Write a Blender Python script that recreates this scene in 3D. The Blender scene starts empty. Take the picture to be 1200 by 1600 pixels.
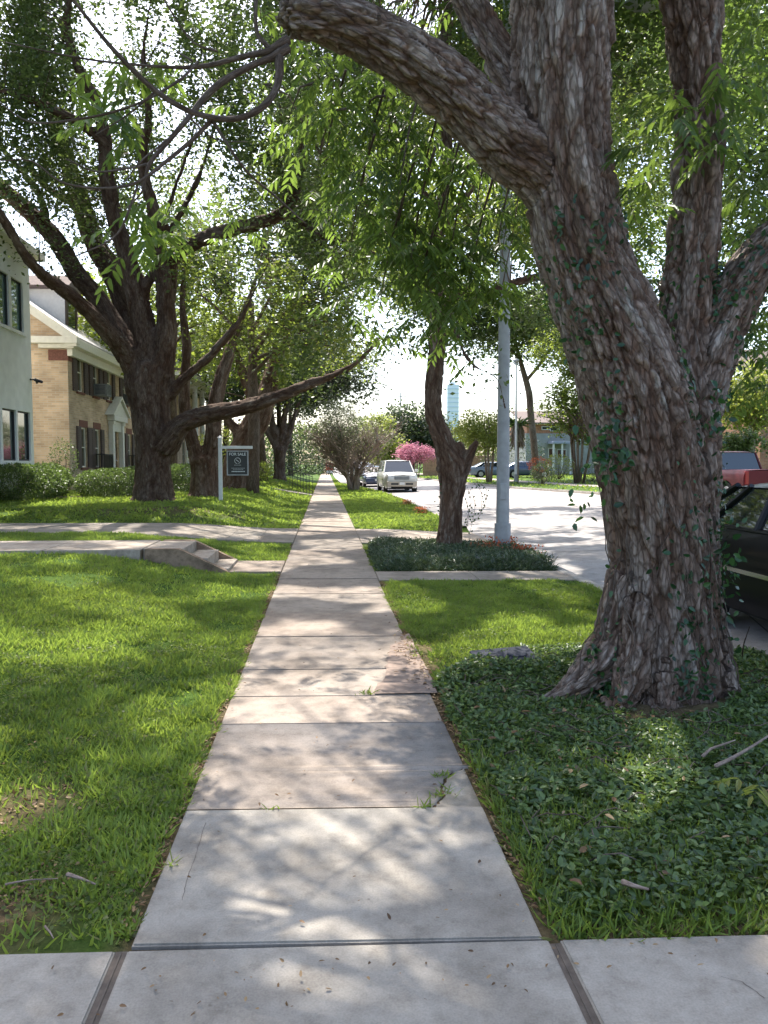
import bpy, bmesh, math, random
import numpy as np
from mathutils import Vector, Matrix
random.seed(7)
R = math.radians
col = bpy.context.scene.collection
scn = bpy.context.scene

# ---------------------------------------------------------------- camera
F_PX = 1210.0
yaw = math.atan(92/1210.0*math.cos(math.atan(75/1210.0)))
pitch = math.atan(75/1210.0)
CAM_H = 1.5
cd = bpy.data.cameras.new('camera'); cam = bpy.data.objects.new('camera', cd); col.objects.link(cam)
cam.location = (0, 0, CAM_H)
cam.rotation_euler = (math.pi/2 - pitch, 0, -yaw)
cd.sensor_fit = 'VERTICAL'; cd.sensor_height = 24; cd.sensor_width = 18
cd.lens = 24*F_PX/1600.0
cd.clip_start = 0.05; cd.clip_end = 5000
scn.camera = cam
RM = cam.rotation_euler.to_matrix()
# ---------------------------------------------------------------- light
SUN_EL, SUN_AZ = R(60), R(14)        # azimuth measured from +Y toward -X
S = Vector((-math.sin(SUN_AZ)*math.cos(SUN_EL), math.cos(SUN_AZ)*math.cos(SUN_EL), math.sin(SUN_EL)))
world = bpy.data.worlds.new('World'); scn.world = world; world.use_nodes = True
wn = world.node_tree; bgn = wn.nodes['Background']
sky = wn.nodes.new('ShaderNodeTexSky'); sky.sky_type = 'NISHITA'; sky.sun_disc = False
sky.sun_elevation = SUN_EL; sky.sun_rotation = -SUN_AZ
sky.dust_density = 3.0; sky.air_density = 1.0; sky.ozone_density = .8
wn.links.new(sky.outputs[0], bgn.inputs[0]); bgn.inputs[1].default_value = 0.15
ld = bpy.data.lights.new('sun', 'SUN'); ld.energy = 3.3; ld.angle = R(0.6); ld.color = (1, .95, .87)
lo = bpy.data.objects.new('sun', ld); col.objects.link(lo)
lo.rotation_euler = S.to_track_quat('Z', 'Y').to_euler()
scn.view_settings.view_transform = 'Standard'; scn.view_settings.look = 'None'
scn.view_settings.exposure = 1.75; scn.view_settings.gamma = 1.0
scn.render.engine = 'CYCLES'
scn.cycles.max_bounces = 8; scn.cycles.diffuse_bounces = 4; scn.cycles.transmission_bounces = 6
scn.cycles.transparent_max_bounces = 6
scn.render.resolution_x = 768; scn.render.resolution_y = 1024

# ---------------------------------------------------------------- helpers
def P(px, py, Y):
    d = RM @ Vector(((px-600)/F_PX, (800-py)/F_PX, -1))
    t = Y/d.y
    return Vector((d.x*t, d.y*t, CAM_H + d.z*t))
def G(px, py, z=0.0):
    d = RM @ Vector(((px-600)/F_PX, (800-py)/F_PX, -1))
    t = (z-CAM_H)/d.z
    return Vector((d.x*t, d.y*t, z))
def sm(t): t = np.clip(t, 0, 1); return t*t*(3-2*t)

def hsh(ix, iy, iz, seed):
    h = (ix.astype(np.uint32)*np.uint32(374761393) + iy.astype(np.uint32)*np.uint32(668265263)
         + iz.astype(np.uint32)*np.uint32(2147483647) + np.uint32(seed*97531 % 4294967295))
    h = (h ^ (h >> np.uint32(13)))*np.uint32(1274126177)
    h = (h ^ (h >> np.uint32(16)))*np.uint32(2246822519)
    h = h ^ (h >> np.uint32(15))
    return (h & np.uint32(0xffffff)).astype(np.float64)/16777216.0
def vnoise(p, seed=1):
    p = np.asarray(p, float); i = np.floor(p).astype(np.int64); f = p-i; f = f*f*(3-2*f)
    out = 0
    for a in (0, 1):
        for b in (0, 1):
            for c in (0, 1):
                w = (f[:, 0] if a else 1-f[:, 0])*(f[:, 1] if b else 1-f[:, 1])*(f[:, 2] if c else 1-f[:, 2])
                out = out + w*hsh(i[:, 0]+a, i[:, 1]+b, i[:, 2]+c, seed)
    return out
def fbm(p, oct=3, seed=1):
    s = 0; a = 1; n = 0; p = np.asarray(p, float)
    for k in range(oct):
        s = s + a*vnoise(p*(2.03**k), seed+k); n += a; a *= .5
    return s/n
def worley(p, seed=1):
    p = np.asarray(p, float); i = np.floor(p).astype(np.int64); N = len(p)
    f1 = np.full(N, 9.0); f2 = np.full(N, 9.0); idv = np.zeros(N); dz = np.zeros(N)
    for a in (-1, 0, 1):
        for b in (-1, 0, 1):
            for c in (-1, 0, 1):
                x = i[:, 0]+a; y = i[:, 1]+b; z = i[:, 2]+c
                q = np.stack([x+hsh(x, y, z, seed), y+hsh(x, y, z, seed+5), z+hsh(x, y, z, seed+9)], 1)
                d = np.sqrt(((q-p)**2).sum(1)); m = d < f1
                f2 = np.where(m, f1, np.minimum(f2, d)); idv = np.where(m, hsh(x, y, z, seed+17), idv); dz = np.where(m, p[:, 2]-q[:, 2], dz); f1 = np.where(m, d, f1)
    return f1, f2, idv, dz

def mesh_np(name, V, faces, attrs=None, smooth=False, uv=None):
    me = bpy.data.meshes.new(name); V = np.asarray(V, np.float32).reshape(-1, 3)
    if not isinstance(faces, list): faces = [faces]
    faces = [np.asarray(f, np.int32) for f in faces if len(f)]
    me.vertices.add(len(V)); me.vertices.foreach_set('co', V.ravel())
    loops = np.concatenate([f.ravel() for f in faces]); cnt = np.concatenate([np.full(len(f), f.shape[1], np.int32) for f in faces])
    st = np.concatenate([[0], np.cumsum(cnt)[:-1]]).astype(np.int32)
    me.loops.add(len(loops)); me.loops.foreach_set('vertex_index', loops)
    me.polygons.add(len(cnt)); me.polygons.foreach_set('loop_start', st)
    if smooth: me.polygons.foreach_set('use_smooth', np.ones(len(cnt), bool))
    me.update(calc_edges=True)
    for k, a in (attrs or {}).items():
        a = np.asarray(a, np.float32)
        if a.ndim == 1: at = me.attributes.new(k, 'FLOAT', 'POINT'); at.data.foreach_set('value', a)
        else: at = me.attributes.new(k, 'FLOAT_VECTOR', 'POINT'); at.data.foreach_set('vector', a.ravel())
    if uv is not None:
        u = me.uv_layers.new(name='UVMap'); u.data.foreach_set('uv', np.asarray(uv, np.float32)[loops].ravel())
    return me
def put(name, me, mat, parent=None, loc=None, rz=0):
    o = bpy.data.objects.new(name, me); col.objects.link(o)
    if mat is not None:
        for m in (mat if isinstance(mat, (list, tuple)) else [mat]): me.materials.append(m)
    if parent is not None: o.parent = parent
    if loc is not None: o.location = loc
    if rz: o.rotation_euler = (0, 0, rz)
    return o
def tag(o, label=None, cat=None, group=None, kind=None):
    if label: o['label'] = label
    if cat: o['category'] = cat
    if group: o['group'] = group
    if kind: o['kind'] = kind
    return o
def thing(name, label, cat, loc=(0, 0, 0), rz=0, group=None):
    o = bpy.data.objects.new(name, None); col.objects.link(o); o.location = loc; o.rotation_euler = (0, 0, rz)
    o.empty_display_size = .3
    return tag(o, label, cat, group)
def struct(name, me, mat):
    o = put(name, me, mat); o['kind'] = 'structure'; return o

class MB:
    def __init__(s): s.bm = bmesh.new()
    def box(s, c, d, rot=None, bev=0.0):
        r = bmesh.ops.create_cube(s.bm, size=1); vs = r['verts']
        M = Matrix.Translation(c) @ (rot if rot is not None else Matrix.Identity(4)) @ Matrix.Diagonal((d[0], d[1], d[2], 1))
        bmesh.ops.transform(s.bm, matrix=M, verts=vs)
        if bev:
            es = list({e for v in vs for e in v.link_edges})
            bmesh.ops.bevel(s.bm, geom=es, offset=bev, segments=2, affect='EDGES', profile=.6)
        return s
    def box2(s, a, b, bev=0.0):
        return s.box([(a[i]+b[i])/2 for i in range(3)], [abs(b[i]-a[i]) for i in range(3)], bev=bev)
    def cyl(s, a, b, r1, r2=None, seg=16, cap=True):
        a = Vector(a); b = Vector(b); d = b-a
        M = Matrix.Translation((a+b)/2) @ d.to_track_quat('Z', 'Y').to_matrix().to_4x4()
        bmesh.ops.create_cone(s.bm, cap_ends=cap, segments=seg, radius1=r1, radius2=r1 if r2 is None else r2, depth=d.length, matrix=M)
        return s
    def sph(s, c, r, sc=(1, 1, 1), u=14, v=10):
        bmesh.ops.create_uvsphere(s.bm, u_segments=u, v_segments=v, radius=r, matrix=Matrix.Translation(c) @ Matrix.Diagonal((sc[0], sc[1], sc[2], 1)))
        return s
    def poly(s, pts):
        s.bm.faces.new([s.bm.verts.new(p) for p in pts]); return s
    def prism(s, pts, off):
        off = Vector(off); a = [s.bm.verts.new(p) for p in pts]; b = [s.bm.verts.new(Vector(p)+off) for p in pts]; n = len(pts)
        s.bm.faces.new(a); s.bm.faces.new(b[::-1])
        for i in range(n): s.bm.faces.new([a[i], b[i], b[(i+1) % n], a[(i+1) % n]][::-1])
        return s
    def mesh(s, name, smooth=False):
        bmesh.ops.recalc_face_normals(s.bm, faces=s.bm.faces)
        me = bpy.data.meshes.new(name); s.bm.to_mesh(me); s.bm.free()
        if smooth:
            me.polygons.foreach_set('use_smooth', np.ones(len(me.polygons), bool))
            try: me.set_sharp_from_angle(angle=R(40))
            except Exception: pass
        return me
    def put(s, name, mat, parent=None, smooth=False, loc=None): return put(name, s.mesh(name, smooth), mat, parent, loc)

# ---------------------------------------------------------------- materials
def newmat(name):
    m = bpy.data.materials.new(name); m.use_nodes = True; nt = m.node_tree
    return m, nt, nt.nodes['Principled BSDF']
def N(nt, t, **kw):
    n = nt.nodes.new(t)
    for k, v in kw.items():
        if k in n.inputs: n.inputs[k].default_value = v
        else: setattr(n, k, v)
    return n
def ramp(nt, stops):
    n = nt.nodes.new('ShaderNodeValToRGB'); e = n.color_ramp.elements
    while len(e) < len(stops): e.new(.5)
    for i, (p, c) in enumerate(stops): e[i].position = p; e[i].color = (c[0], c[1], c[2], 1)
    return n
def plain(name, c, rough=.6, metal=0, coat=0, spec=.5, nz=.12, scale=8):
    m, nt, b = newmat(name)
    tc = N(nt, 'ShaderNodeTexCoord'); no = N(nt, 'ShaderNodeTexNoise', Scale=scale, Detail=5.0)
    r = ramp(nt, [(.3, [x*(1-nz) for x in c]), (.7, [min(1, x*(1+nz)) for x in c])])
    nt.links.new(tc.outputs['Object'], no.inputs['Vector']); nt.links.new(no.outputs[0], r.inputs[0]); nt.links.new(r.outputs[0], b.inputs['Base Color'])
    b.inputs['Roughness'].default_value = rough; b.inputs['Metallic'].default_value = metal
    b.inputs['Coat Weight'].default_value = coat; b.inputs['Specular IOR Level'].default_value = spec
    if coat: b.inputs['Coat Roughness'].default_value = .06
    return m
def leaf_mat(name, stops, trans=(.22, .42, .04), mixf=.42, rough=.5):
    m, nt, b = newmat(name); L = nt.links
    a = N(nt, 'ShaderNodeAttribute'); a.attribute_name = 'tint'
    r = ramp(nt, stops); L.new(a.outputs['Fac'], r.inputs[0]); L.new(r.outputs[0], b.inputs['Base Color'])
    b.inputs['Roughness'].default_value = rough; b.inputs['Specular IOR Level'].default_value = .4
    t = N(nt, 'ShaderNodeBsdfTranslucent')
    mx = N(nt, 'ShaderNodeMix'); mx.data_type = 'RGBA'; mx.blend_type = 'MULTIPLY'; mx.inputs[0].default_value = 1
    sc = N(nt, 'ShaderNodeMapRange'); sc.inputs['To Min'].default_value = .55; sc.inputs['To Max'].default_value = 1.25
    L.new(a.outputs['Fac'], sc.inputs['Value'])
    mx.inputs[6].default_value = (*trans, 1); L.new(sc.outputs[0], mx.inputs[7]); L.new(mx.outputs[2], t.inputs[0])
    s = N(nt, 'ShaderNodeMixShader'); s.inputs[0].default_value = mixf
    L.new(b.outputs[0], s.inputs[1]); L.new(t.outputs[0], s.inputs[2]); L.new(s.outputs[0], nt.nodes['Material Output'].inputs[0])
    return m
def bark_mat(name, base, dark, light, sc=1.0, bump=.6):
    m, nt, b = newmat(name); L = nt.links
    def mul(a, c, f=1.0):
        n = N(nt, 'ShaderNodeMix'); n.data_type = 'RGBA'; n.blend_type = 'MULTIPLY'; n.inputs[0].default_value = f; L.new(a, n.inputs[6]); L.new(c, n.inputs[7]); return n.outputs[2]
    def mixc(f, a, c):
        n = N(nt, 'ShaderNodeMix'); n.data_type = 'RGBA'; L.new(f, n.inputs[0]); L.new(a, n.inputs[6]); L.new(c, n.inputs[7]); return n.outputs[2]
    a = N(nt, 'ShaderNodeAttribute'); a.attribute_name = 'q'; e = N(nt, 'ShaderNodeAttribute'); e.attribute_name = 'ed'; pi = N(nt, 'ShaderNodeAttribute'); pi.attribute_name = 'pid'
    n1 = N(nt, 'ShaderNodeTexNoise', Scale=30*sc, Detail=9.0, Roughness=.7); n2 = N(nt, 'ShaderNodeTexNoise', Scale=2.2*sc, Detail=5.0); n3 = N(nt, 'ShaderNodeTexNoise', Scale=95*sc, Detail=4.0)
    mp = N(nt, 'ShaderNodeMapping'); mp.inputs['Scale'].default_value = (1, 1, .45); L.new(a.outputs['Vector'], mp.inputs['Vector'])
    for n in (n1, n3): L.new(mp.outputs[0], n.inputs['Vector'])
    L.new(a.outputs['Vector'], n2.inputs['Vector'])
    r1 = ramp(nt, [(.32, dark), (.5, base), (.70, light)]); L.new(n1.outputs[0], r1.inputs[0])
    inner = ramp(nt, [(.3, [dark[0]*.7, dark[1]*.6, dark[2]*.55]), (.7, [base[0]*.75, base[1]*.55, base[2]*.45])]); L.new(n1.outputs[0], inner.inputs[0])
    c = mixc(e.outputs['Fac'], inner.outputs[0], r1.outputs[0])
    r2 = ramp(nt, [(.35, (.80, .68, .60)), (.62, (1.15, 1.13, 1.12))]); L.new(n2.outputs[0], r2.inputs[0]); c = mul(c, r2.outputs[0])
    pl = ramp(nt, [(0, (.78, .72, .68)), (.5, (1, 1, 1)), (1, (1.22, 1.21, 1.2))]); L.new(pi.outputs['Fac'], pl.inputs[0]); c = mul(c, pl.outputs[0])
    L.new(c, b.inputs['Base Color'])
    wv = N(nt, 'ShaderNodeVectorMath'); wv.operation = 'MULTIPLY_ADD'; wv.inputs[1].default_value = (.035/sc,)*3
    L.new(n1.outputs['Color'], wv.inputs[0]); L.new(a.outputs['Vector'], wv.inputs[2])
    vf = N(nt, 'ShaderNodeTexVoronoi', Scale=34*sc); vf.feature = 'DISTANCE_TO_EDGE'; vg = N(nt, 'ShaderNodeTexVoronoi', Scale=34*sc)
    L.new(wv.outputs[0], vf.inputs['Vector']); L.new(wv.outputs[0], vg.inputs['Vector'])
    fl = ramp(nt, [(0, (.5, .44, .4)), (.12, (1, 1, 1))]); L.new(vf.outputs['Distance'], fl.inputs[0]); c = mul(c, fl.outputs[0], .5)
    fg = ramp(nt, [(0, (.7, .67, .64)), (1, (1.3, 1.3, 1.3))]); L.new(vg.outputs['Color'], fg.inputs[0]); c = mul(c, fg.outputs[0], .55)
    n4 = N(nt, 'ShaderNodeTexNoise', Scale=5.5*sc, Detail=8.0, Roughness=.7); L.new(a.outputs['Vector'], n4.inputs['Vector'])
    lk = ramp(nt, [(.60, (0, 0, 0)), (.68, (.6, .6, .6))]); L.new(n4.outputs[0], lk.inputs[0])
    lc = N(nt, 'ShaderNodeRGB'); lc.outputs[0].default_value = (light[0]*1.05, light[1]*1.1, light[2]*1.05, 1)
    c = mixc(lk.outputs[0], c, lc.outputs[0])
    dk = ramp(nt, [(.36, (.66, .62, .58)), (.46, (1, 1, 1))]); L.new(n4.outputs[0], dk.inputs[0]); c = mul(c, dk.outputs[0], .8)
    L.new(c, b.inputs['Base Color'])
    ad0 = N(nt, 'ShaderNodeMath'); ad0.operation = 'MULTIPLY_ADD'; ad0.inputs[1].default_value = .4; L.new(n3.outputs[0], ad0.inputs[0]); L.new(n1.outputs[0], ad0.inputs[2])
    mn = N(nt, 'ShaderNodeMath'); mn.operation = 'MINIMUM'; mn.inputs[1].default_value = .15; L.new(vf.outputs['Distance'], mn.inputs[0])
    ad = N(nt, 'ShaderNodeMath'); ad.operation = 'MULTIPLY_ADD'; ad.inputs[1].default_value = 4.0; L.new(mn.outputs[0], ad.inputs[0]); L.new(ad0.outputs[0], ad.inputs[2])
    bp = N(nt, 'ShaderNodeBump', Strength=bump, Distance=.014/sc); L.new(ad.outputs[0], bp.inputs['Height']); L.new(bp.outputs[0], b.inputs['Normal'])
    b.inputs['Roughness'].default_value = .9; b.inputs['Specular IOR Level'].default_value = .2
    return m
def concrete(name, base, stain, scale=1.0, usetint=False, bump=.25, pink=None):
    m, nt, b = newmat(name); L = nt.links
    tc = N(nt, 'ShaderNodeTexCoord')
    n1 = N(nt, 'ShaderNodeTexNoise', Scale=1.5*scale, Detail=9.0, Roughness=.68); n2 = N(nt, 'ShaderNodeTexNoise', Scale=9*scale, Detail=8.0, Roughness=.7)
    n3 = N(nt, 'ShaderNodeTexNoise', Scale=140*scale, Detail=2.0); vo = N(nt, 'ShaderNodeTexVoronoi', Scale=6.0*scale)
    for n in (n1, n2, n3, vo): L.new(tc.outputs['Object'], n.inputs['Vector'])
    r1 = ramp(nt, [(.34, stain), (.46, [(a+b)/2 for a, b in zip(base, stain)]), (.56, base)]); L.new(n1.outputs[0], r1.inputs[0])
    src = r1.outputs[0]
    if usetint:
        a = N(nt, 'ShaderNodeAttribute'); a.attribute_name = 'tint'
        rr = ramp(nt, [(0, pink or (.9, .75, .68)), (.5, (.97, .9, .84)), (1, (.99, .985, .94))]); L.new(a.outputs['Fac'], rr.inputs[0])
        mu = N(nt, 'ShaderNodeMix'); mu.data_type = 'RGBA'; mu.blend_type = 'MULTIPLY'; mu.inputs[0].default_value = 1
        L.new(src, mu.inputs[6]); L.new(rr.outputs[0], mu.inputs[7]); src = mu.outputs[2]
    r2 = ramp(nt, [(.3, (.66, .64, .62)), (.48, (.96, .96, .95)), (.68, (1.12, 1.12, 1.12))]); L.new(n2.outputs[0], r2.inputs[0])
    m2 = N(nt, 'ShaderNodeMix'); m2.data_type = 'RGBA'; m2.blend_type = 'MULTIPLY'; m2.inputs[0].default_value = .9
    L.new(src, m2.inputs[6]); L.new(r2.outputs[0], m2.inputs[7])
    r3 = ramp(nt, [(.3, (.84, .83, .82)), (.62, (1.05, 1.05, 1.05))]); L.new(n3.outputs[0], r3.inputs[0])
    m3 = N(nt, 'ShaderNodeMix'); m3.data_type = 'RGBA'; m3.blend_type = 'MULTIPLY'; m3.inputs[0].default_value = .8
    L.new(m2.outputs[2], m3.inputs[6]); L.new(r3.outputs[0], m3.inputs[7])
    sp = ramp(nt, [(.0, (.25, .22, .2)), (.045, (1, 1, 1))]); L.new(vo.outputs['Distance'], sp.inputs[0])
    m4 = N(nt, 'ShaderNodeMix'); m4.data_type = 'RGBA'; m4.blend_type = 'MULTIPLY'; m4.inputs[0].default_value = .8
    L.new(m3.outputs[2], m4.inputs[6]); L.new(sp.outputs[0], m4.inputs[7]); L.new(m4.outputs[2], b.inputs['Base Color'])
    bp = N(nt, 'ShaderNodeBump', Strength=bump, Distance=.004); ad = N(nt, 'ShaderNodeMath'); ad.operation = 'ADD'
    L.new(n2.outputs[0], ad.inputs[0]); L.new(n3.outputs[0], ad.inputs[1]); L.new(ad.outputs[0], bp.inputs['Height']); L.new(bp.outputs[0], b.inputs['Normal'])
    b.inputs['Roughness'].default_value = .85; b.inputs['Specular IOR Level'].default_value = .25
    return m
def brick_mat(name, c1, c2, mortar, bw=.3, bh=.085):
    m, nt, b = newmat(name); L = nt.links
    uv = N(nt, 'ShaderNodeUVMap'); br = N(nt, 'ShaderNodeTexBrick', Scale=1.0)
    br.inputs['Brick Width'].default_value = bw; br.inputs['Row Height'].default_value = bh; br.inputs['Mortar Size'].default_value = .008
    br.inputs['Color1'].default_value = (*c1, 1); br.inputs['Color2'].default_value = (*c2, 1); br.inputs['Mortar'].default_value = (*mortar, 1)
    br.inputs['Bias'].default_value = 0.0
    L.new(uv.outputs[0], br.inputs['Vector'])
    no = N(nt, 'ShaderNodeTexNoise', Scale=1.2, Detail=7.0); L.new(uv.outputs[0], no.inputs['Vector'])
    r = ramp(nt, [(.3, (.75, .74, .72)), (.7, (1.15, 1.15, 1.15))]); L.new(no.outputs[0], r.inputs[0])
    mu = N(nt, 'ShaderNodeMix'); mu.data_type = 'RGBA'; mu.blend_type = 'MULTIPLY'; mu.inputs[0].default_value = 1
    L.new(br.outputs[0], mu.inputs[6]); L.new(r.outputs[0], mu.inputs[7]); L.new(mu.outputs[2], b.inputs['Base Color'])
    bp = N(nt, 'ShaderNodeBump', Strength=.5, Distance=.01); bp.invert = True; L.new(br.outputs['Fac'], bp.inputs['Height']); L.new(bp.outputs[0], b.inputs['Normal'])
    b.inputs['Roughness'].default_value = .85
    return m
def glass_mat(name, c=(.02, .03, .03), rough=.05):
    m, nt, b = newmat(name)
    b.inputs['Base Color'].default_value = (*c, 1); b.inputs['Roughness'].default_value = rough
    b.inputs['Specular IOR Level'].default_value = .9; b.inputs['Coat Weight'].default_value = .5; b.inputs['Coat Roughness'].default_value = .02
    no = N(nt, 'ShaderNodeTexNoise', Scale=1.3, Detail=1.0); tc = N(nt, 'ShaderNodeTexCoord'); nt.links.new(tc.outputs['Object'], no.inputs['Vector'])
    bp = N(nt, 'ShaderNodeBump', Strength=.08, Distance=.05); nt.links.new(no.outputs[0], bp.inputs['Height']); nt.links.new(bp.outputs[0], b.inputs['Normal'])
    return m

M = {}
M['walk'] = concrete('walk_concrete', (.335, .305, .272), (.215, .19, .165), usetint=True, pink=(.88, .745, .665))
M['walk_far'] = concrete('old_concrete', (.34, .31, .28), (.25, .225, .2))
M['street'] = concrete('street_concrete', (.36, .335, .32), (.27, .245, .235), scale=.5, bump=.2)
M['curb'] = concrete('curb_concrete', (.36, .33, .3), (.24, .21, .19))
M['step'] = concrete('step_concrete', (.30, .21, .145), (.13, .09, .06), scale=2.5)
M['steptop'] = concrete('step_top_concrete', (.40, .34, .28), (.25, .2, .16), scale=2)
def soil_mat():
    m, nt, b = newmat('lawn_soil'); L = nt.links
    tc = N(nt, 'ShaderNodeTexCoord'); a = N(nt, 'ShaderNodeAttribute'); a.attribute_name = 'green'
    n1 = N(nt, 'ShaderNodeTexNoise', Scale=24.0, Detail=8.0, Roughness=.7); n2 = N(nt, 'ShaderNodeTexNoise', Scale=1.3, Detail=5.0)
    for n in (n1, n2): L.new(tc.outputs['Object'], n.inputs['Vector'])
    r1 = ramp(nt, [(.3, (.05, .035, .022)), (.55, (.12, .085, .055)), (.75, (.2, .15, .1))]); L.new(n1.outputs[0], r1.inputs[0])
    r2 = ramp(nt, [(.3, (.03, .06, .012)), (.7, (.075, .13, .022))]); L.new(n1.outputs[0], r2.inputs[0])
    r3 = ramp(nt, [(.3, (.8, .85, .7)), (.7, (1.25, 1.15, 1.1))]); L.new(n2.outputs[0], r3.inputs[0])
    mg = N(nt, 'ShaderNodeMix'); mg.data_type = 'RGBA'; L.new(a.outputs['Fac'], mg.inputs[0]); L.new(r1.outputs[0], mg.inputs[6]); L.new(r2.outputs[0], mg.inputs[7])
    mu = N(nt, 'ShaderNodeMix'); mu.data_type = 'RGBA'; mu.blend_type = 'MULTIPLY'; mu.inputs[0].default_value = 1
    L.new(mg.outputs[2], mu.inputs[6]); L.new(r3.outputs[0], mu.inputs[7]); L.new(mu.outputs[2], b.inputs['Base Color'])
    bp = N(nt, 'ShaderNodeBump', Strength=.8, Distance=.02); L.new(n1.outputs[0], bp.inputs['Height']); L.new(bp.outputs[0], b.inputs['Normal'])
    b.inputs['Roughness'].default_value = .95; b.inputs['Specular IOR Level'].default_value = .1
    return m
M['soil'] = soil_mat()
M['grass'] = leaf_mat('grass_blades', [(0, (.32, .26, .14)), (.08, (.24, .22, .09)), (.12, (.06, .105, .022)), (.6, (.125, .19, .035)), (1, (.22, .27, .06))], (.36, .48, .07), .45, .55)
M['cover'] = leaf_mat('groundcover_leaves', [(0, (.2, .13, .07)), (.04, (.035, .065, .022)), (.6, (.08, .13, .04)), (1, (.17, .23, .08))], (.25, .36, .07), .3, .38)
M['mondo'] = leaf_mat('mondo_blades', [(0, (.03, .05, .025)), (.7, (.06, .09, .045)), (1, (.14, .18, .1))], (.14, .2, .07), .25, .3)
M['ivy'] = leaf_mat('ivy_leaves', [(0, (.01, .03, .012)), (.7, (.02, .065, .022)), (1, (.05, .11, .03))], (.08, .2, .04), .25, .3)
M['pecan'] = leaf_mat('pinnate_leaves', [(0, (.025, .05, .018)), (.5, (.05, .085, .025)), (1, (.11, .16, .035))], (.22, .33, .055), .45, .4)
M['oakleaf'] = leaf_mat('oak_leaves', [(0, (.025, .042, .018)), (.6, (.05, .075, .024)), (1, (.11, .135, .035))], (.19, .27, .06), .42, .4)
M['brightleaf'] = leaf_mat('bright_leaves', [(0, (.04, .065, .018)), (.6, (.085, .115, .025)), (1, (.17, .19, .035))], (.32, .40, .06), .48, .45)
M['yellowleaf'] = leaf_mat('yellow_green_leaves', [(0, (.08, .12, .03)), (.6, (.16, .19, .04)), (1, (.25, .24, .06))], (.4, .46, .08), .45, .5)
M['greyleaf'] = leaf_mat('grey_green_leaves', [(0, (.06, .06, .04)), (.5, (.10, .11, .06)), (1, (.17, .15, .11))], (.2, .24, .1), .35, .5)
M['darkleaf'] = leaf_mat('dark_leaves', [(0, (.018, .03, .014)), (.6, (.035, .052, .022)), (1, (.06, .085, .032))], (.1, .15, .045), .3, .45)
M['hedgeleaf'] = leaf_mat('hedge_leaves', [(0, (.03, .05, .018)), (.6, (.065, .1, .03)), (1, (.13, .17, .045))], (.18, .27, .06), .35, .4)
M['pinkflower'] = leaf_mat('pink_blossom', [(0, (.32, .10, .15)), (.6, (.48, .16, .24)), (1, (.6, .28, .36))], (.5, .22, .28), .35, .6)
M['orangeflower'] = leaf_mat('orange_blossom', [(0, (.4, .07, .03)), (.6, (.6, .14, .06)), (1, (.6, .25, .12))], (.5, .15, .05), .3, .6)
M['litter'] = leaf_mat('dry_leaves', [(0, (.07, .035, .018)), (.5, (.2, .11, .05)), (1, (.36, .25, .13))], (.25, .15, .05), .2, .6)
M['bark_near'] = bark_mat('bark_shaggy', (.26, .225, .195), (.135, .11, .092), (.43, .40, .37), 1.0, 1.0)
M['bark_oak'] = bark_mat('bark_oak', (.135, .105, .082), (.055, .042, .032), (.24, .2, .165), 1.2, .6)
M['bark_grey'] = bark_mat('bark_grey', (.20, .17, .155), (.1, .085, .075), (.32, .29, .27), 1.0, .5)
M['bark_red'] = bark_mat('bark_reddish', (.19, .15, .12), (.08, .06, .048), (.33, .285, .245), 1.1, .6)
M['twig'] = bark_mat('bark_twig', (.1, .08, .065), (.05, .04, .032), (.2, .17, .15), 3, .4)
M['twigpale'] = bark_mat('bark_pale_twig', (.3, .25, .22), (.18, .15, .13), (.4, .35, .3), 3, .3)
M['white'] = plain('white_paint', (.66, .655, .63), .5, nz=.07)
M['cream'] = plain('cream_trim', (.74, .70, .6), .6, nz=.06)
M['stucco'] = plain('pale_stucco', (.74, .75, .71), .8, nz=.07, scale=3)
M['glass'] = glass_mat('window_glass'); M['carglass'] = glass_mat('car_glass', (.015, .02, .022), .03)
M['tealglass'] = glass_mat('green_tinted_glass', (.06, .12, .11), .05)
M['shutter'] = plain('dark_brown_shutter', (.075, .05, .045), .6)
M['blackpaint'] = plain('black_iron', (.015, .015, .017), .45)
M['roof'] = plain('grey_shingle', (.4, .38, .37), .9, nz=.2, scale=20)
M['roofbrown'] = plain('brown_shingle', (.13, .095, .08), .9, nz=.3, scale=15)
M['brick'] = brick_mat('tan_brick', (.62, .455, .30), (.45, .315, .20), (.52, .45, .36))
M['brickred'] = brick_mat('red_brown_brick', (.24, .09, .055), (.17, .06, .04), (.3, .22, .18), .1, .22)
M['brickorange'] = brick_mat('orange_brick', (.42, .2, .12), (.33, .14, .085), (.36, .27, .2))
M['metalpole'] = plain('galvanised_steel', (.33, .33, .33), .65, metal=0, nz=.18, scale=6)
M['greyplastic'] = plain('dark_grey_plastic', (.03, .033, .045), .85, spec=.2)
M['acgrey'] = plain('grey_metal', (.16, .17, .18), .5)
M['tyre'] = plain('tyre_rubber', (.015, .015, .015), .85); M['rim'] = plain('alloy_rim', (.45, .45, .46), .35, metal=.7)
M['chrome'] = plain('chrome', (.7, .7, .7), .15, metal=1, nz=.02)
M['underside'] = plain('car_underside', (.01, .01, .01), .9)
M['carblack'] = plain('black_car_paint', (.0025, .003, .005), .4, coat=.12, spec=.16, nz=.02)
M['carred'] = plain('dark_red_car_paint', (.10, .006, .010), .5, coat=.15, spec=.3, nz=.03)
M['carsilver'] = plain('silver_car_paint', (.62, .61, .58), .4, metal=.1, coat=.6, nz=.02)
M['cartan'] = plain('tan_car_bumper', (.42, .36, .29), .5, nz=.03)
M['carblue'] = plain('dark_blue_car_paint', (.03, .05, .11), .35, coat=.8, nz=.02)
M['carwhite'] = plain('white_car_paint', (.75, .75, .75), .4, coat=.6, nz=.02)
M['headlight'] = plain('headlight_lens', (.6, .62, .65), .15, coat=.6, nz=.02)
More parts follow.
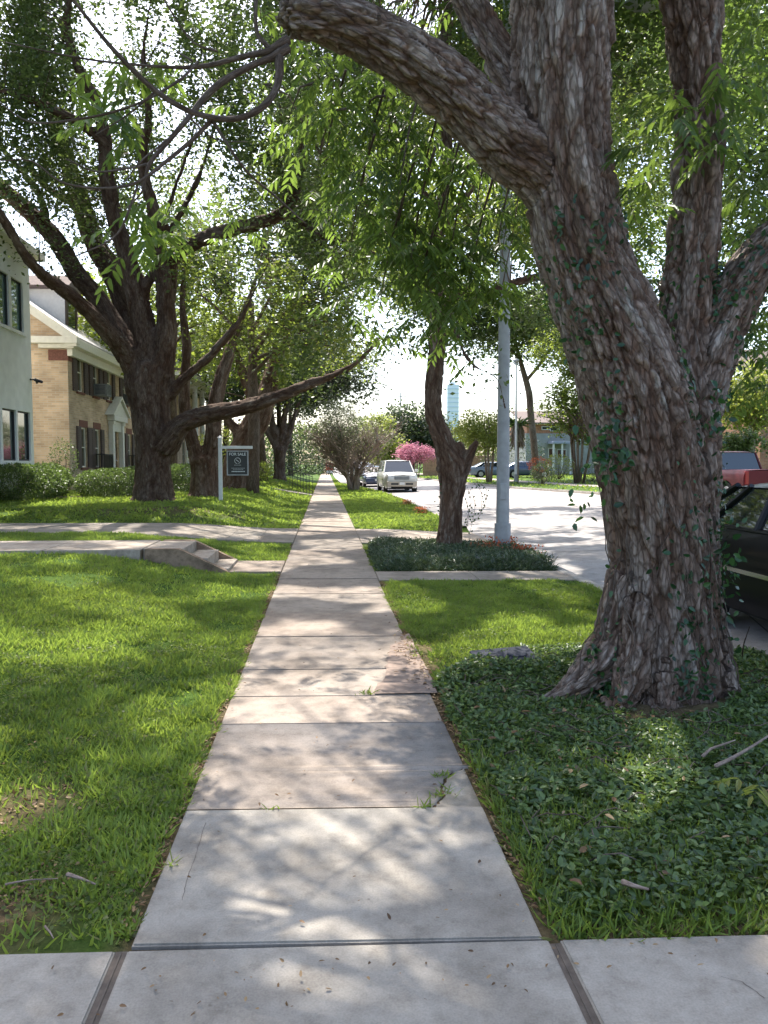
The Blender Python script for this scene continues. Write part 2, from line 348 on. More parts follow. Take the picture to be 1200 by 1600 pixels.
M['taillight'] = plain('taillight_lens', (.28, .012, .01), .3, coat=.3, nz=.02)
M['plate'] = plain('licence_plate', (.7, .7, .68), .5)
M['signblack'] = plain('black_sign_panel', (.012, .014, .013), .4)
M['signtext'] = plain('pale_sign_lettering', (.6, .6, .58), .6)
M['fence'] = plain('brown_fence_boards', (.3, .17, .1), .85, nz=.25, scale=4)
M['redpaint'] = plain('red_board', (.42, .05, .04), .6)
M['towerblue'] = plain('hazy_glass_tower', (.74, .78, .82), .7, nz=.05, scale=.05)  # distance haze is mixed into this pale tone
M['straw'] = leaf_mat('dry_fronds', [(0, (.3, .24, .17)), (1, (.45, .38, .3))], (.3, .25, .15), .2, .8)
M['mulch'] = plain('pinkish_gravel', (.42, .3, .26), .95, nz=.4, scale=30)

# ---------------------------------------------------------------- leaves, tubes
T6 = (np.array([(0, 0, 0), (.28, -.46, .07), (.68, -.38, .05), (1, 0, -.06), (.68, .38, .05), (.28, .46, .07)]), np.array([(0, 1, 2, 3), (0, 3, 4, 5)]))
T4 = (np.array([(0, 0, 0), (.5, -.5, .06), (1, 0, 0), (.5, .5, -.04)]), np.array([(0, 1, 2, 3)]))
TB = (np.array([(0, -.5, 0), (0, .5, 0), (.55, .42, .06), (.55, -.42, .06), (1, 0, -.02)]), None)   # blade
def unit(a): return a/np.maximum(1e-9, np.linalg.norm(a, axis=1, keepdims=True))
def leaves_mesh(name, pos, d, nrm, ln, wd, tint, tpl=T6):
    d = unit(d); side = unit(np.cross(d, nrm)); n = np.cross(side, d); t = tpl[0]; k = len(t)
    ln = ln[:, None]; wd = wd[:, None]
    V = (pos[:, None, :] + t[None, :, 0:1]*(ln*d)[:, None, :] + t[None, :, 1:2]*(wd*side)[:, None, :] + t[None, :, 2:3]*(ln*n)[:, None, :])
    base = (np.arange(len(pos))*k)[:, None, None]
    if tpl is TB:
        F = [ (base+np.array([[0, 1, 2, 3]])[None]).reshape(-1, 4), (base+np.array([[3, 2, 4]])[None]).reshape(-1, 3)]
    else: F = (base+tpl[1][None]).reshape(-1, tpl[1].shape[1])
    return mesh_np(name, V.reshape(-1, 3), F, {'tint': np.repeat(tint, k)})
def catmull(pts, rad, step):
    pts = np.array([list(p) for p in pts], float); rad = np.array(rad, float); n = len(pts)
    if n < 3:
        L = np.linalg.norm(pts[-1]-pts[0]); k = max(2, int(L/step)+1); t = np.linspace(0, 1, k)[:, None]
        return pts[0]*(1-t)+pts[-1]*t, rad[0]*(1-t[:, 0])+rad[-1]*t[:, 0]
    e = np.vstack([2*pts[0]-pts[1], pts, 2*pts[-1]-pts[-2]]); op = []; orr = []
    for i in range(n-1):
        p0, p1, p2, p3 = e[i:i+4]; k = max(1, int(np.linalg.norm(p2-p1)/step))
        for j in range(k):
            t = j/k
            op.append(.5*((2*p1)+(-p0+p2)*t+(2*p0-5*p1+4*p2-p3)*t*t+(-p0+3*p1-3*p2+p3)*t**3)); orr.append(rad[i]*(1-t)+rad[i+1]*t)
    op.append(pts[-1]); orr.append(rad[-1]); return np.array(op), np.array(orr)
def tube(pts, rad, sides=8, cap=True):
    n = len(pts); tan = unit(np.gradient(pts, axis=0)); u = np.zeros((n, 3)); up = np.array([0., 0, 1]) if abs(tan[0][2]) < .9 else np.array([1., 0, 0])
    v = np.cross(tan[0], up); v /= np.linalg.norm(v); u[0] = v
    for i in range(1, n):
        v = u[i-1]-tan[i]*np.dot(u[i-1], tan[i]); u[i] = v/max(1e-9, np.linalg.norm(v))
    w = np.cross(tan, u); a = np.linspace(0, 2*np.pi, sides, endpoint=False)
    V = pts[:, None]+rad[:, None, None]*(np.cos(a)[None, :, None]*u[:, None]+np.sin(a)[None, :, None]*w[:, None])
    V = V.reshape(-1, 3); i = np.arange(n-1)[:, None]*sides; j = np.arange(sides)[None]; j2 = (j+1) % sides
    F = np.stack([i+j, i+j2, i+sides+j2, i+sides+j], 2).reshape(-1, 4)
    if cap:
        c0 = len(V); V = np.vstack([V, pts[0]-tan[0]*rad[0]*.3, pts[-1]+tan[-1]*rad[-1]*.5]); jj = np.arange(sides)
        T = np.vstack([np.stack([np.full(sides, c0), (jj+1) % sides, jj], 1), np.stack([np.full(sides, c0+1), (n-1)*sides+jj, (n-1)*sides+(jj+1) % sides], 1)])
        return V, F, T
    return V, F, np.zeros((0, 3), int)
def limb(spec, sc=1.0):          # (px, py, Y, width in px) -> world points and radii
    return [P(a, b, c) for a, b, c, w in spec], [w/2/F_PX*c*sc for a, b, c, w in spec]
def frames(p):
    tan = unit(np.gradient(p, axis=0)); u = np.zeros_like(p); v = np.cross(tan[0], [0.3, 1, .1]); u[0] = v/np.linalg.norm(v)
    for i in range(1, len(p)):
        v = u[i-1]-tan[i]*np.dot(u[i-1], tan[i]); u[i] = v/max(1e-9, np.linalg.norm(v))
    cum = np.concatenate([[0], np.cumsum(np.linalg.norm(np.diff(p, axis=0), axis=1))]); return tan, u, np.cross(tan, u), cum
def q_of(V, allp, squash=.33):
    """bark coordinates running along the nearest limb"""
    SP = []; ST = []; SU = []; SW = []; SC = []; SR = []; SI = []
    for k, (p, r) in enumerate(allp):
        t, u, w, c = frames(p); s = slice(None, None, 2); SP.append(p[s]); ST.append(t[s]); SU.append(u[s]); SW.append(w[s]); SC.append(c[s]); SR.append(r[s]); SI.append(np.full(len(p[s]), k))
    SP, ST, SU, SW = map(np.vstack, (SP, ST, SU, SW)); SC, SR, SI = map(np.concatenate, (SC, SR, SI)); out = np.zeros_like(V)
    for s in range(0, len(V), 10000):
        v = V[s:s+10000]; d = np.linalg.norm(v[:, None]-SP[None], axis=2)/np.maximum(SR[None], .02); j = d.argmin(1); o = v-SP[j]
        out[s:s+10000] = np.stack([(o*SU[j]).sum(1)+SI[j]*7.3, (o*SW[j]).sum(1), (SC[j]+(o*ST[j]).sum(1))*squash], 1)
    return out
def wood_mesh(name, limbs, step=.15, sides=10, wob=.0, seed=1):
    rng = np.random.default_rng(seed); VV = []; FF = []; TT = []; QQ = []; off = 0; allp = []
    for pts, rad in limbs:
        p, r = catmull(pts, rad, step)
        if wob: p = p+(np.stack([vnoise(p*1.7+9, seed), vnoise(p*1.7+40, seed), vnoise(p*1.7+80, seed)], 1)-.5)*wob*np.minimum(1, np.arange(len(p))/3.0)[:, None]
        V, F, T = tube(p, r, sides); tn_, u_, w_, c_ = frames(p); k_ = np.concatenate([np.repeat(np.arange(len(p)), sides), [0, len(p)-1]]); o_ = V-p[k_]
        QQ.append(np.stack([(o_*u_[k_]).sum(1)+len(VV)*7.3, (o_*w_[k_]).sum(1), c_[k_]*.33], 1)); VV.append(V); FF.append(F+off); TT.append(T+off); off += len(V); allp.append((p, r))
    return mesh_np(name, np.vstack(VV), [np.vstack(FF), np.vstack(TT)], {'q': np.vstack(QQ), 'ed': np.ones(off), 'pid': np.full(off, .5)}, smooth=True), allp
def fused_wood(name, limbs, voxel, step, disp, freq, seed=1, sides=20, bigamp=1.6):
    me, allp = wood_mesh(name+'_raw', limbs, step, sides, seed=seed)
    o = bpy.data.objects.new('tmp', me); col.objects.link(o)
    m = o.modifiers.new('r', 'REMESH'); m.mode = 'VOXEL'; m.voxel_size = voxel
    s = o.modifiers.new('s', 'SMOOTH'); s.factor = .6; s.iterations = 12
    dg = bpy.context.evaluated_depsgraph_get(); ev = o.evaluated_get(dg); m2 = ev.to_mesh()
    nv = len(m2.vertices); V = np.empty(nv*3, np.float32); m2.vertices.foreach_get('co', V); V = V.reshape(-1, 3).astype(float)
    nn = np.empty(nv*3, np.float32); m2.vertices.foreach_get('normal', nn); nn = nn.reshape(-1, 3).astype(float)
    nl = len(m2.loops); li = np.empty(nl, np.int32); m2.loops.foreach_get('vertex_index', li)
    cnt = np.empty(len(m2.polygons), np.int32); m2.polygons.foreach_get('loop_total', cnt)
    st = np.empty(len(m2.polygons), np.int32); m2.polygons.foreach_get('loop_start', st)
    quads = np.stack([li[st[cnt == 4]+k] for k in range(4)], 1); tris = np.stack([li[st[cnt == 3]+k] for k in range(3)], 1) if (cnt == 3).any() else np.zeros((0, 3), int)
    ev.to_mesh_clear(); bpy.data.objects.remove(o); bpy.data.meshes.remove(me)
    q = q_of(V, allp)
    big = fbm(q*np.array([freq*.22, freq*.22, freq*.08]), 3, seed+3)
    nf = q*freq*np.array([.9, .9, .6])
    w = q+(np.stack([fbm(nf, 3, 11), fbm(nf, 3, 12), fbm(nf, 3, 13)], 1)-.5)*np.array([1.6, 1.6, 2.0])/freq
    w = w*(1+.0*q)
    f1, f2, cid, dz = worley(w*freq, seed); e1 = np.clip((f2-f1)*4.5, 0, 1); h1, h2, cidb, dzb = worley(w*freq*.55+31, seed+6); eb = np.clip((h2-h1)*6, 0, 1)
    mk_ = sm((fbm(q*np.array([3.2, 3.2, 2.5]), 2, seed+40)-.42)*6); edge = e1*(1-mk_)+eb*mk_; cid = cid*(1-mk_)+cidb*mk_; dz = dz*(1-mk_)+dzb*mk_
    g1, g2, cid2, dz2 = worley(w*freq*2.1+7, seed+2); edge2 = np.clip((g2-g1)*4, 0, 1)
    fine = fbm(q*freq*np.array([5, 5, 2.2]), 3, seed+8)
    lift = np.clip(.5-dz*.9, 0, 1.2); lift2 = np.clip(.5-dz2*.9, 0, 1.2)
    rid = 1-np.abs(fbm(q*freq*np.array([.8, .8, .22]), 3, seed+21)-.5)*4; rid = np.clip(rid, 0, 1)**3      # long vertical fissures
    d = disp*(edge*(.25+.5*cid+.5*lift)+edge2*(.04+.24*lift2*cid2)+(fine-.5)*.6-.6-.85*rid)+disp*bigamp*(big-.5); edge = edge*(1-.6*rid)
    V = V+nn*d[:, None]
    return mesh_np(name, V, [quads, tris], {'q': q, 'ed': np.clip(edge*(.45+.55*edge2), 0, 1), 'pid': np.clip(.65*cid+.35*cid2, 0, 1)}, smooth=True), allp, (V, nn, q)

_Y = [0, 2.4, 4, 6, 8, 10, 13, 17, 22, 26, 28, 36, 50, 80]  # set sunlit share of the ground by distance; crowns are thinned to it
_T = {'l': [.3, .38, .42, .55, .6, .6, .55, .5, .5, .5, .5, .5, .4, .4], 'w': [.32, .36, .5, .46, .44, .44, .48, .5, .55, .5, .5, .5, .4, .35],
      'r': [.4, .3, .32, .62, .7, .6, .5, .5, .6, .5, .5, .5, .4, .4], 's': [.2, .15, .15, .15, .2, .25, .28, .3, .32, .6, .95, .98, .9, .7]}
_q = None
def light_gap(p):
    """drops leaves along the sun direction so set patches of sun reach the ground"""
    global _q
    g = p[:, :2]-np.array([S.x, S.y])*(p[:, 2:3]/S.z); q3 = lambda a: np.stack([a[:, 0]*1.1, a[:, 1]*1.0, 0*a[:, 0]], 1)
    if _q is None:
        r_ = np.random.default_rng(1).uniform(-300, 300, (20000, 2)); _q = np.sort(fbm(q3(r_), 3, 91))
    x, y = g[:, 0], g[:, 1]; T = np.select([x < -.65, x < .7, x < 3.4], [np.interp(y, _Y, _T[k]) for k in 'lwr'], np.interp(y, _Y, _T['s'])); T = np.where((x > 11) | (x < -8) | (y > 45), 0, T)
    rank = np.searchsorted(_q, fbm(q3(g), 3, 91))/20000.; return rank >= T
def crown(name, rng, limbs_allp, blobs, n_cl, per, sigma, lsize, mat, parent, twig_mat=None, tpl=T4, gap=.42, gfreq=.45, wr=.5, up=.6, seed=3, tint_lo=0., tint_hi=1., tint_bias=None, pad=1.0, droop=0.):
    """leaf clusters inside ellipsoids, each tied to the nearest limb by a twig"""
    vol = np.array([b[1][0]*b[1][1]*b[1][2]*(b[2] if len(b) > 2 else 1) for b in blobs]); vol = vol/vol.sum(); C = []
    for b, f in zip(blobs, vol):
        k = int(n_cl*f)+1; u = rng.normal(size=(k*3, 3)); u = unit(u)*(rng.random((k*3, 1))**(1/2.4)); c = np.array(b[0])+u*np.array(b[1])
        g = fbm(c*gfreq, 2, seed); c = c[g > gap][:k]; C.append(c)
    C = np.vstack(C)
    LP = np.vstack([p for p, r in limbs_allp]); LR = np.concatenate([r for p, r in limbs_allp])
    out = []
    if twig_mat:
        Cg = C[light_gap(C)]
        for c in Cg[:: max(1, int(len(Cg)/650))]:
            d = np.linalg.norm(LP-c, axis=1); i = d.argmin()
            if d[i] > 6 or d[i] < .2: continue
            a = LP[i]; mid = (a+c)/2+np.array([0, 0, .12*d[i]])+rng.normal(size=3)*.08*d[i]
            r0 = min(LR[i]*.5, .006+.005*d[i])
            out.append(([a, mid, c], [r0, r0*.6, .004]))
    n = len(C)*per; idx = np.repeat(np.arange(len(C)), per)
    pos = C[idx]+rng.normal(size=(n, 3))*sigma*np.array([1, 1, .7])
    kk = light_gap(pos) | (rng.random(n) < .05); pos = pos[kk]; idx = idx[kk]; n = len(pos)
    d = rng.normal(size=(n, 3)); d[:, 2] = d[:, 2]*.6-droop; nrm = rng.normal(size=(n, 3)); nrm[:, 2] = np.abs(nrm[:, 2])+up
    ln = lsize*rng.uniform(.6, 1.35, n); tint = np.clip(tint_lo+(tint_hi-tint_lo)*(.55*rng.random(n)+.45*rng.random(len(C))[idx]), 0, 1)
    me = leaves_mesh(name, pos, d, nrm, ln, ln*wr, tint, tpl); put(name, me, mat, parent)
    return out

# ---------------------------------------------------------------- terrain
SWL, SWR = -.61, .682
SH = .045       # the cross joints run slightly askew to the walk
def curbX(y):
    y = np.asarray(y, float); return np.maximum(1.25, 3.42-np.where(y > 32, .0026*(y-32)**2, 0))
def farX(y): return np.interp(y, [-20, 15, 24, 35, 45, 56, 82, 120, 400], [16, 15.8, 15.1, 12.9, 11.3, 10.5, 9.2, 8.4, 8])
def H(x, y):
    x = np.asarray(x, float); y = np.asarray(y, float)
    A = np.interp(y+SH*x, [0, 2.4, 5, 9, 13.2, 14.4, 18.1, 19.6, 23, 40, 80, 200], [.03, .04, .14, .30, .34, .14, .14, .38, .45, .5, .5, .5])
    t = sm((-.75-x)/2.9); inw = (y > 10.55) & (y < 12.15) & (x > -2.15); t = np.where(inw, 0, t)
    zl = A*t-.018
    cx = curbX(y); dr = sm((y+SH*x-13.6)/.8)*sm((18.9-y-SH*x)/.8)
    zr = -.018+.05*np.exp(-((x-2.25)**2+(y-5.1)**2)/.9)-dr*sm((x-1.2)/2.2)*.12
    return np.where(x < 0, zl, zr)
def grid(xs_fn, ys, hfn, attrfn=None, name='g'):
    X = np.array([xs_fn(y) for y in ys]); Y = np.repeat(np.array(ys)[:, None], X.shape[1], 1); Z = hfn(X, Y)
    nr, nc = X.shape; V = np.stack([X, Y, Z], 2).reshape(-1, 3); i = np.arange(nr-1)[:, None]*nc; j = np.arange(nc-1)[None]
    F = np.stack([i+j, i+j+1, i+nc+j+1, i+nc+j], 2).reshape(-1, 4)
    return mesh_np(name, V, F, attrfn(V) if attrfn else None, smooth=True)
ys = np.concatenate([np.arange(-6, 1.5, .5), np.arange(1.5, 20, .12), np.arange(20, 60, .6), np.arange(60, 140, 4), [160, 220, 320, 500, 900, 1600, 3000]])
left_cols = np.concatenate([[-1500, -600, -250, -120, -60, -40, -30, -22, -18], np.arange(-15, -6, .6), np.arange(-6, .9, .12)])
def green_attr(V):
    n = fbm(V*.9, 3, 5); x, y = V[:, 0], V[:, 1]
    g = np.ones(len(V))
    g *= 1-.92*np.exp(-(((x+1.32)/.28)**2+((y-3.45)/.35)**2)); g *= 1-np.exp(-(((x+1.08)/.22)**2+((y-2.62)/.2)**2))         # bare patch near the camera
    g *= 1-.8*np.exp(-(((x-G(870, 1060).x)/1.3)**2+((y-5.0)/.8)**2))
    g = np.where((x > .7) & (y < 5.6), .12, g)
    g *= 1-.85*np.exp(-(((x+3.9)/2.0)**2+((y-20)/.9)**2))           # worn patch by the oak
    g *= 1-.8*np.exp(-(((x-.85)/.22)**2+((y-6.1)/.8)**2))
    g = np.where((x > SWL-.03) & (x < SWR+.03), 0, g)
    g = np.where(n < .33, g*.75, g); return {'green': np.clip(g, 0, 1)}
def lcols(y): return np.concatenate([left_cols, .9+(curbX(y)-.9)*np.linspace(0, 1, 16)[1:]])
struct('lawn', grid(lcols, ys, H, green_attr, 'lawn'), M['soil'])
def street_z(x, y): return -.13+.02*(np.asarray(x)-3.4)
struct('street', grid(lambda y: curbX(y)+(farX(y)-curbX(y))*np.linspace(0, 1, 14)+.0, ys, street_z, None, 'street'), M['street'])
def rz(x, y): return np.minimum(.55, street_z(farX(y), y)+.12+.02*(x-farX(y)))
struct('far_lawn', grid(lambda y: farX(y)+np.array([0, .5, 1, 2, 3, 4, 6, 9, 14, 20, 30, 60, 150, 500, 1500]), ys, rz, lambda V: {'green': np.ones(len(V))}, 'far_lawn'), M['soil'])
_v = []; _f = []
def _strip(pts, w):
    for (x0, y0), (x1, y1) in zip(pts[:-1], pts[1:]):
        dx, dy = x1-x0, y1-y0; l_ = math.hypot(dx, dy); nx_, ny_ = -dy/l_*w, dx/l_*w; b_ = len(_v)
        for (a, b) in ((x0-nx_, y0-ny_), (x0+nx_, y0+ny_), (x1+nx_, y1+ny_), (x1-nx_, y1-ny_)): _v.append((a, b, float(street_z(a, b))+.0045))
        _f.append((b_, b_+1, b_+2, b_+3))
_rj = random.Random(6)
for _y in np.arange(3.5, 95, 5.2): _strip([(float(curbX(_y))+.2+(float(farX(_y))-float(curbX(_y))-.4)*s/12, _y+_rj.uniform(-.03, .03)) for s in range(13)], .012)
_strip([(8.9-.03*max(0, _y-30), _y) for _y in np.arange(-5, 90, 2.5)], .014); _strip([(3.9, 6), (4.6, 8.2), (5.1, 9.1), (6.4, 10.8), (6.9, 12.9)], .01)
struct('street_joints', mesh_np('street_joints', _v, np.array(_f)), plain('joint_tar', (.09, .08, .075), .9))
# kerbs
def strip_solid(path, prof, name, mat):
    """path: list of (x,y,z) ; prof: list of (dx,dz) cross-section"""
    p = np.array(path, float); tan = unit(np.gradient(p, axis=0)); nx = np.stack([tan[:, 1], -tan[:, 0], np.zeros(len(p))], 1); k = len(prof)
    V = np.stack([p+nx*a+np.array([0, 0, b]) for a, b in prof], 1).reshape(-1, 3); i = np.arange(len(p)-1)[:, None]*k; j = np.arange(k)[None]; j2 = (j+1) % k
    F = np.stack([i+j, i+j2, i+k+j2, i+k+j], 2).reshape(-1, 4)
    return struct(name, mesh_np(name, V, F, smooth=False), mat)
kp = [(0, -.3), (0, -.012), (.02, 0), (.13, 0), (.155, -.025), (.165, -.3)]
kp = [(a-.15, b+.006) for a, b in kp]
for a, b in ((-6, 14.1), (18.5, 120)):
    yy = np.arange(a, b, .5); strip_solid([(float(curbX(y)), y, 0) for y in yy], kp, 'kerb', M['curb'])
yy = np.arange(-6, 150, 1.); strip_solid([(float(farX(y)), y, float(street_z(farX(y), y))+.12) for y in yy[::-1]], kp, 'far_kerb', M['curb'])

# slabs: real pieces with open joints
def slab_set(name, polys, mat, thick=.09, tints=None, bev=.006):
    bm = bmesh.new(); tint = []
    lay = bm.verts.layers.float.new('tint')
    for k, (pl, z) in enumerate(polys):
        top = [bm.verts.new((x, y-SH*x, z if not callable(z) else z(x, y-SH*x))) for x, y in pl]
        low = [bm.verts.new((v.co.x, v.co.y, v.co.z-thick)) for v in top]
        tt = tints[k] if tints else .5
        f = bm.faces.new(top); n = len(pl)
        for i in range(n): bm.faces.new([top[i], low[i], low[(i+1) % n], top[(i+1) % n]])
        for v in top+low: v[lay] = tt
        if bev and n < 9: bmesh.ops.bevel(bm, geom=list(f.edges), offset=bev, segments=2, affect='EDGES')
    bmesh.ops.recalc_face_normals(bm, faces=bm.faces)
    me = bpy.data.meshes.new(name); bm.to_mesh(me); bm.free(); return struct(name, me, mat)
random.seed(3)
jy = [2.425, 3.36]
pol = []; tn = []
def rect(x0, x1, y0, y1, g=.004): return [(x0, y0+g), (x1, y0+g), (x1, y1-g), (x0, y1-g)]
pol.append((rect(SWL+.0, SWR, 2.352, 3.31, .005), .0)); tn.append(.95)
# slab with the broken corner
cr = [G(*a) for a in ((748, 1193), (722, 1197), (705, 1203), (694, 1214), (688, 1228), (692, 1240), (683, 1250), (677, 1262))]
crp = [(v.x, v.y+SH*v.x) for v in cr]; _r = random.Random(4); fine_ = []
for i in range(len(crp)-1):
    for k in range(4): s = k/4; fine_.append((crp[i][0]*(1-s)+crp[i+1][0]*s+(_r.uniform(-.008, .008) if i+k else 0), crp[i][1]*(1-s)+crp[i+1][1]*s+(_r.uniform(-.008, .008) if i+k else 0)))
crp = fine_+[crp[-1]]; crp[0] = (SWR+.0, crp[0][1]); crp[-1] = (crp[-1][0], 3.318)
cs = sorted([(y, x) for x, y in crp[1:-1] if 3.325 < y < crp[0][1]-.01]); cs = [(3.318, crp[-1][0])]+cs+[(crp[0][1], SWR)]
def slab_rows(rows, z, tint, mat, thick=.09):
    V = []; F = []; n = len(rows)
    for y, xa, xb in rows:
        for x, zz in ((xa, z-thick), (xa, z), (xb, z), (xb, z-thick)): V.append((x, y-SH*x, zz))
    for i in range(n-1):
        for j in range(3): F.append((i*4+j, i*4+j+1, i*4+4+j+1, i*4+4+j))
    F += [(0, 1, 2, 3), (n*4-1, n*4-2, n*4-3, n*4-4)]
    return struct('sidewalk', mesh_np('sidewalk', V, np.array(F)[:, ::-1], {'tint': np.full(len(V), tint)}), mat)
slab_rows([(y, SWL, x-.007) for y, x in cs]+[(crp[0][1]+.012, SWL, SWR), (4.425, SWL, SWR)], -.004, .42, M['walk'])
slab_rows([(y, min(x+.009, SWR-.002), SWR) for y, x in cs[:-1]]+[(crp[0][1]-.01, SWR-.02, SWR)], -.013, .97, M['walk'])
ysl = [4.43, 4.965, 5.62, 6.69, 7.75, 8.95, 10.1, 11.3, 12.5, 13.7]
y = ysl[-1]
while y < 118: y += 1.32 if y < 40 else 2.6; ysl.append(y)
for i in range(len(ysl)-1):
    a, b = ysl[i], ysl[i+1]; dz = random.uniform(-.006, .004) if a > 5 else -.004
    gg = .014 if abs(a-6.69) < .01 else .003
    xr = SWR-.0; xl = SWL
    pol.append(([(xl, a+gg), (xr, a+gg), (xr, b-.003), (xl, b-.003)], dz)); tn.append(.28+.25*random.random())
slab_set('sidewalk', pol, M['walk'], tints=tn)
# crossing walk at the camera's feet, cut by formed joints
cw = []; xs = [-6, -2.4, -.635, .716, 2.5, 4.0]
g = .019
ya = lambda x: 2.338+.011*x
for a, b in zip(xs[:-1], xs[1:]):
    cw.append(([(a+g, -.6), (b-g, -.6), (b-g, ya(b)), (a+g, ya(a))], .0))
slab_set('crossing_walk', cw, M['walk'], tints=[.9, .92, .97, .9, .9])
jm = MB()
for x in (-.635, .716): jm.box2((x-.0185, -.6, -.05), (x+.0185, 2.335-SH*x, -.007)); jm.box2((x-.003, -.6, -.0065), (x+.003, 2.33-SH*x, -.004))
o = jm.put('joint_filler', plain('joint_timber', (.11, .085, .065), .9, nz=.3, scale=30)); o['kind'] = 'structure'
# right-hand walk to the kerb, left walk to the steps
slab_set('kerb_walk', [(rect(SWR+.008, 2.0, 9.95, 10.8), -.002), (rect(2.0, 3.27, 9.95, 10.8), -.004)], M['walk'], tints=[.5, .55])
slab_set('step_walk', [(rect(-1.34, SWL-.01, 10.72, 11.95), .012)], M['walk'], tints=[.2])
# driveway crossing
def drz(x, yv): return float(H(x, yv))+.03 if x < 0 else float(-.0-sm((x-1.2)/2.3)*.125)
dp = []; dt = []
xs = [-40, -25, -15, -10, -7.5, -5.6, -4.4, -3.4, -2.6, -1.9, -1.3, SWL-.008]
for a, b in zip(xs[:-1], xs[1:]):
    dp.append(([(a+.003, 14.75), (b-.003, 14.75), (b-.003, 17.9), (a+.003, 17.9)], drz)); dt.append(.5+.2*random.random())
xs = [SWR+.008, 1.1, 1.6, 2.1, 2.6, 3.1, 3.46]
fl = lambda x: .0 if x < 2.2 else (x-2.2)*.45
for a, b in zip(xs[:-1], xs[1:]):
    dp.append(([(a, 14.75-fl(a)*.6), (b, 14.75-fl(b)*.6), (b, 17.9+fl(b)), (a, 17.9+fl(a))], drz)); dt.append(.45)
slab_set('driveway', dp, M['walk'], tints=dt, bev=0)
# far paths
slab_set('far_sidewalk', [([(float(farX(y))+3.2, y), (float(farX(y))+4.5, y), (float(farX(y+3))+4.5, y+2.98), (float(farX(y+3))+3.2, y+2.98)], (lambda x, yv: float(rz(x, yv))+.03)) for y in np.arange(5, 110, 3.)], M['walk'], tints=[.7]*40)
slab_set('neighbour_walk', [(rect(a, a+1.9, 37.2, 38.6), (lambda x, yv: float(H(x, yv))+.04)) for a in np.arange(-14, -2.2, 2.)]+[(rect(-2.2, -.62, 37.2, 38.6), (lambda x, yv: float(H(x, yv))+.03))], M['walk'], tints=[.8]*12)

# raised walk with steps on the left lawn
t = thing('garden_steps', 'weathered concrete garden steps with low side walls leading up from the walk', 'steps', (-1.35, 11.35, 0))
def loc(o): o.location = -Vector(t.location); return o
def sw(y0, y1):
    pr = [(-2.07, .345), (-2.0, .345), (-1.36, .035), (-1.33, .0), (-1.33, -.15), (-2.45, -.15), (-2.45, .345)]
    return MB().prism([(x, y0, z) for x, z in pr], (0, y1-y0, 0))
loc(sw(10.68, 10.80).put('side_wall', M['step'], t)); loc(sw(11.9, 12.02).put('side_wall', M['step'], t))
for k, (x0, x1, z) in enumerate([(-1.62, -1.34, .055), (-1.95, -1.62, .2)]):
    loc(MB().box2((x0, 10.803, -.1), (x1-.001, 11.897, z), bev=.008).put('step', M['steptop'], t))
loc(MB().box2((-2.5, 10.803, -.1), (-1.952, 11.897, .338), bev=.008).put('landing', M['steptop'], t))
m = MB(); random.seed(5); x = -2.51
while x > -16:
    w = random.uniform(1.1, 1.4); m.box2((x-w+.012, 10.66, -.15), (x, 12.0, .342+random.uniform(-.004, .004)), bev=.01); x -= w
o = m.put('raised_walk', M['steptop']); o['kind'] = 'structure'

# ---------------------------------------------------------------- grass and low plants
rng = np.random.default_rng(11)
def scatter(n, x0, x1, y0, y1, keep):
    p = np.stack([rng.uniform(x0, x1, n), rng.uniform(y0, y1, n)], 1); return p[keep(p[:, 0], p[:, 1])]
def in_view(x, y, m=.35): return (x > -.43*y-m) & (x < .60*y+m)
def blades(name, p, ln, wd, label, tint=None, lean=.75, mat='grass', cat='grass', zf=H, lay=None):
    n = len(p); z = zf(p[:, 0], p[:, 1]); pos = np.stack([p[:, 0], p[:, 1], z-.004], 1)
    d = np.stack([rng.normal(size=n)*lean, rng.normal(size=n)*lean, np.ones(n)], 1)
    nr = rng.normal(size=(n, 3)); L = ln*rng.uniform(.5, 1.3, n); W = wd*rng.uniform(.7, 1.3, n)
    if tint is None:
        b = fbm(np.stack([p[:, 0], p[:, 1], 0*z], 1)*1.1, 3, 21); b2 = fbm(np.stack([p[:, 0], p[:, 1], 0*z], 1)*7, 2, 22); tint = np.clip(.12+.88*(.5*rng.random(n)+1.0*(b-.3)+.7*(b2-.45)), .12, 1); L *= .35+1.5*np.clip(b2-.1, 0, .8)
        tint = np.where(rng.random(n) < .09, rng.random(n)*.1, tint)
    o = put(name, leaves_mesh(name, pos, d, nr, L, W, tint, TB), M[mat]); tag(o, label, cat, kind='stuff'); return o
def pd(x, y):       # thinning by worn patches
    wn_ = 1+.8*(fbm(np.stack([x*9, y*9, 0*x], 1), 2, 55)-.5)
    v = 1-.97*np.exp(-(((x+1.32)/.26)**2+((y-3.45)/.34)**2)**1.5*wn_)
    v *= 1-.88*np.exp(-(((x+1.08)/.18)**2+((y-2.62)/.14)**2)**1.5*wn_); v *= 1-.7*np.exp(-(((x+.95)/.13)**2+((y-2.95)/.12)**2))
    v *= 1-.8*np.exp(-(((x+3.9)/1.9)**2+((y-20)/.8)**2))
    n = fbm(np.stack([x*2.2, y*2.2, 0*x], 1), 2, 31); return v*np.clip((n-.22)*5, .12, 1)
def bank(lo, hi, per, L, W, x0, x1, name, label, extra=lambda x, y: x < 99):
    ar = (hi-lo)*(x1-x0)
    p = scatter(int(ar*per), x0, x1, lo, hi, lambda x, y: in_view(x, y) & extra(x, y) & (rng.random(len(x)) < pd(x, y)))
    return blades(name, p, L, W, label)
edge = lambda x, y: (y > 2.36-.034*x) & ((y < 14.7-SH*x) | (y > 17.95-SH*x)) & (x < SWL-.035-.03*vnoise(np.stack([y*6, 0*y, 0*y], 1), 4))
nopath = lambda x, y: edge(x, y) & ~((y > 10.62) & (y < 12.05))
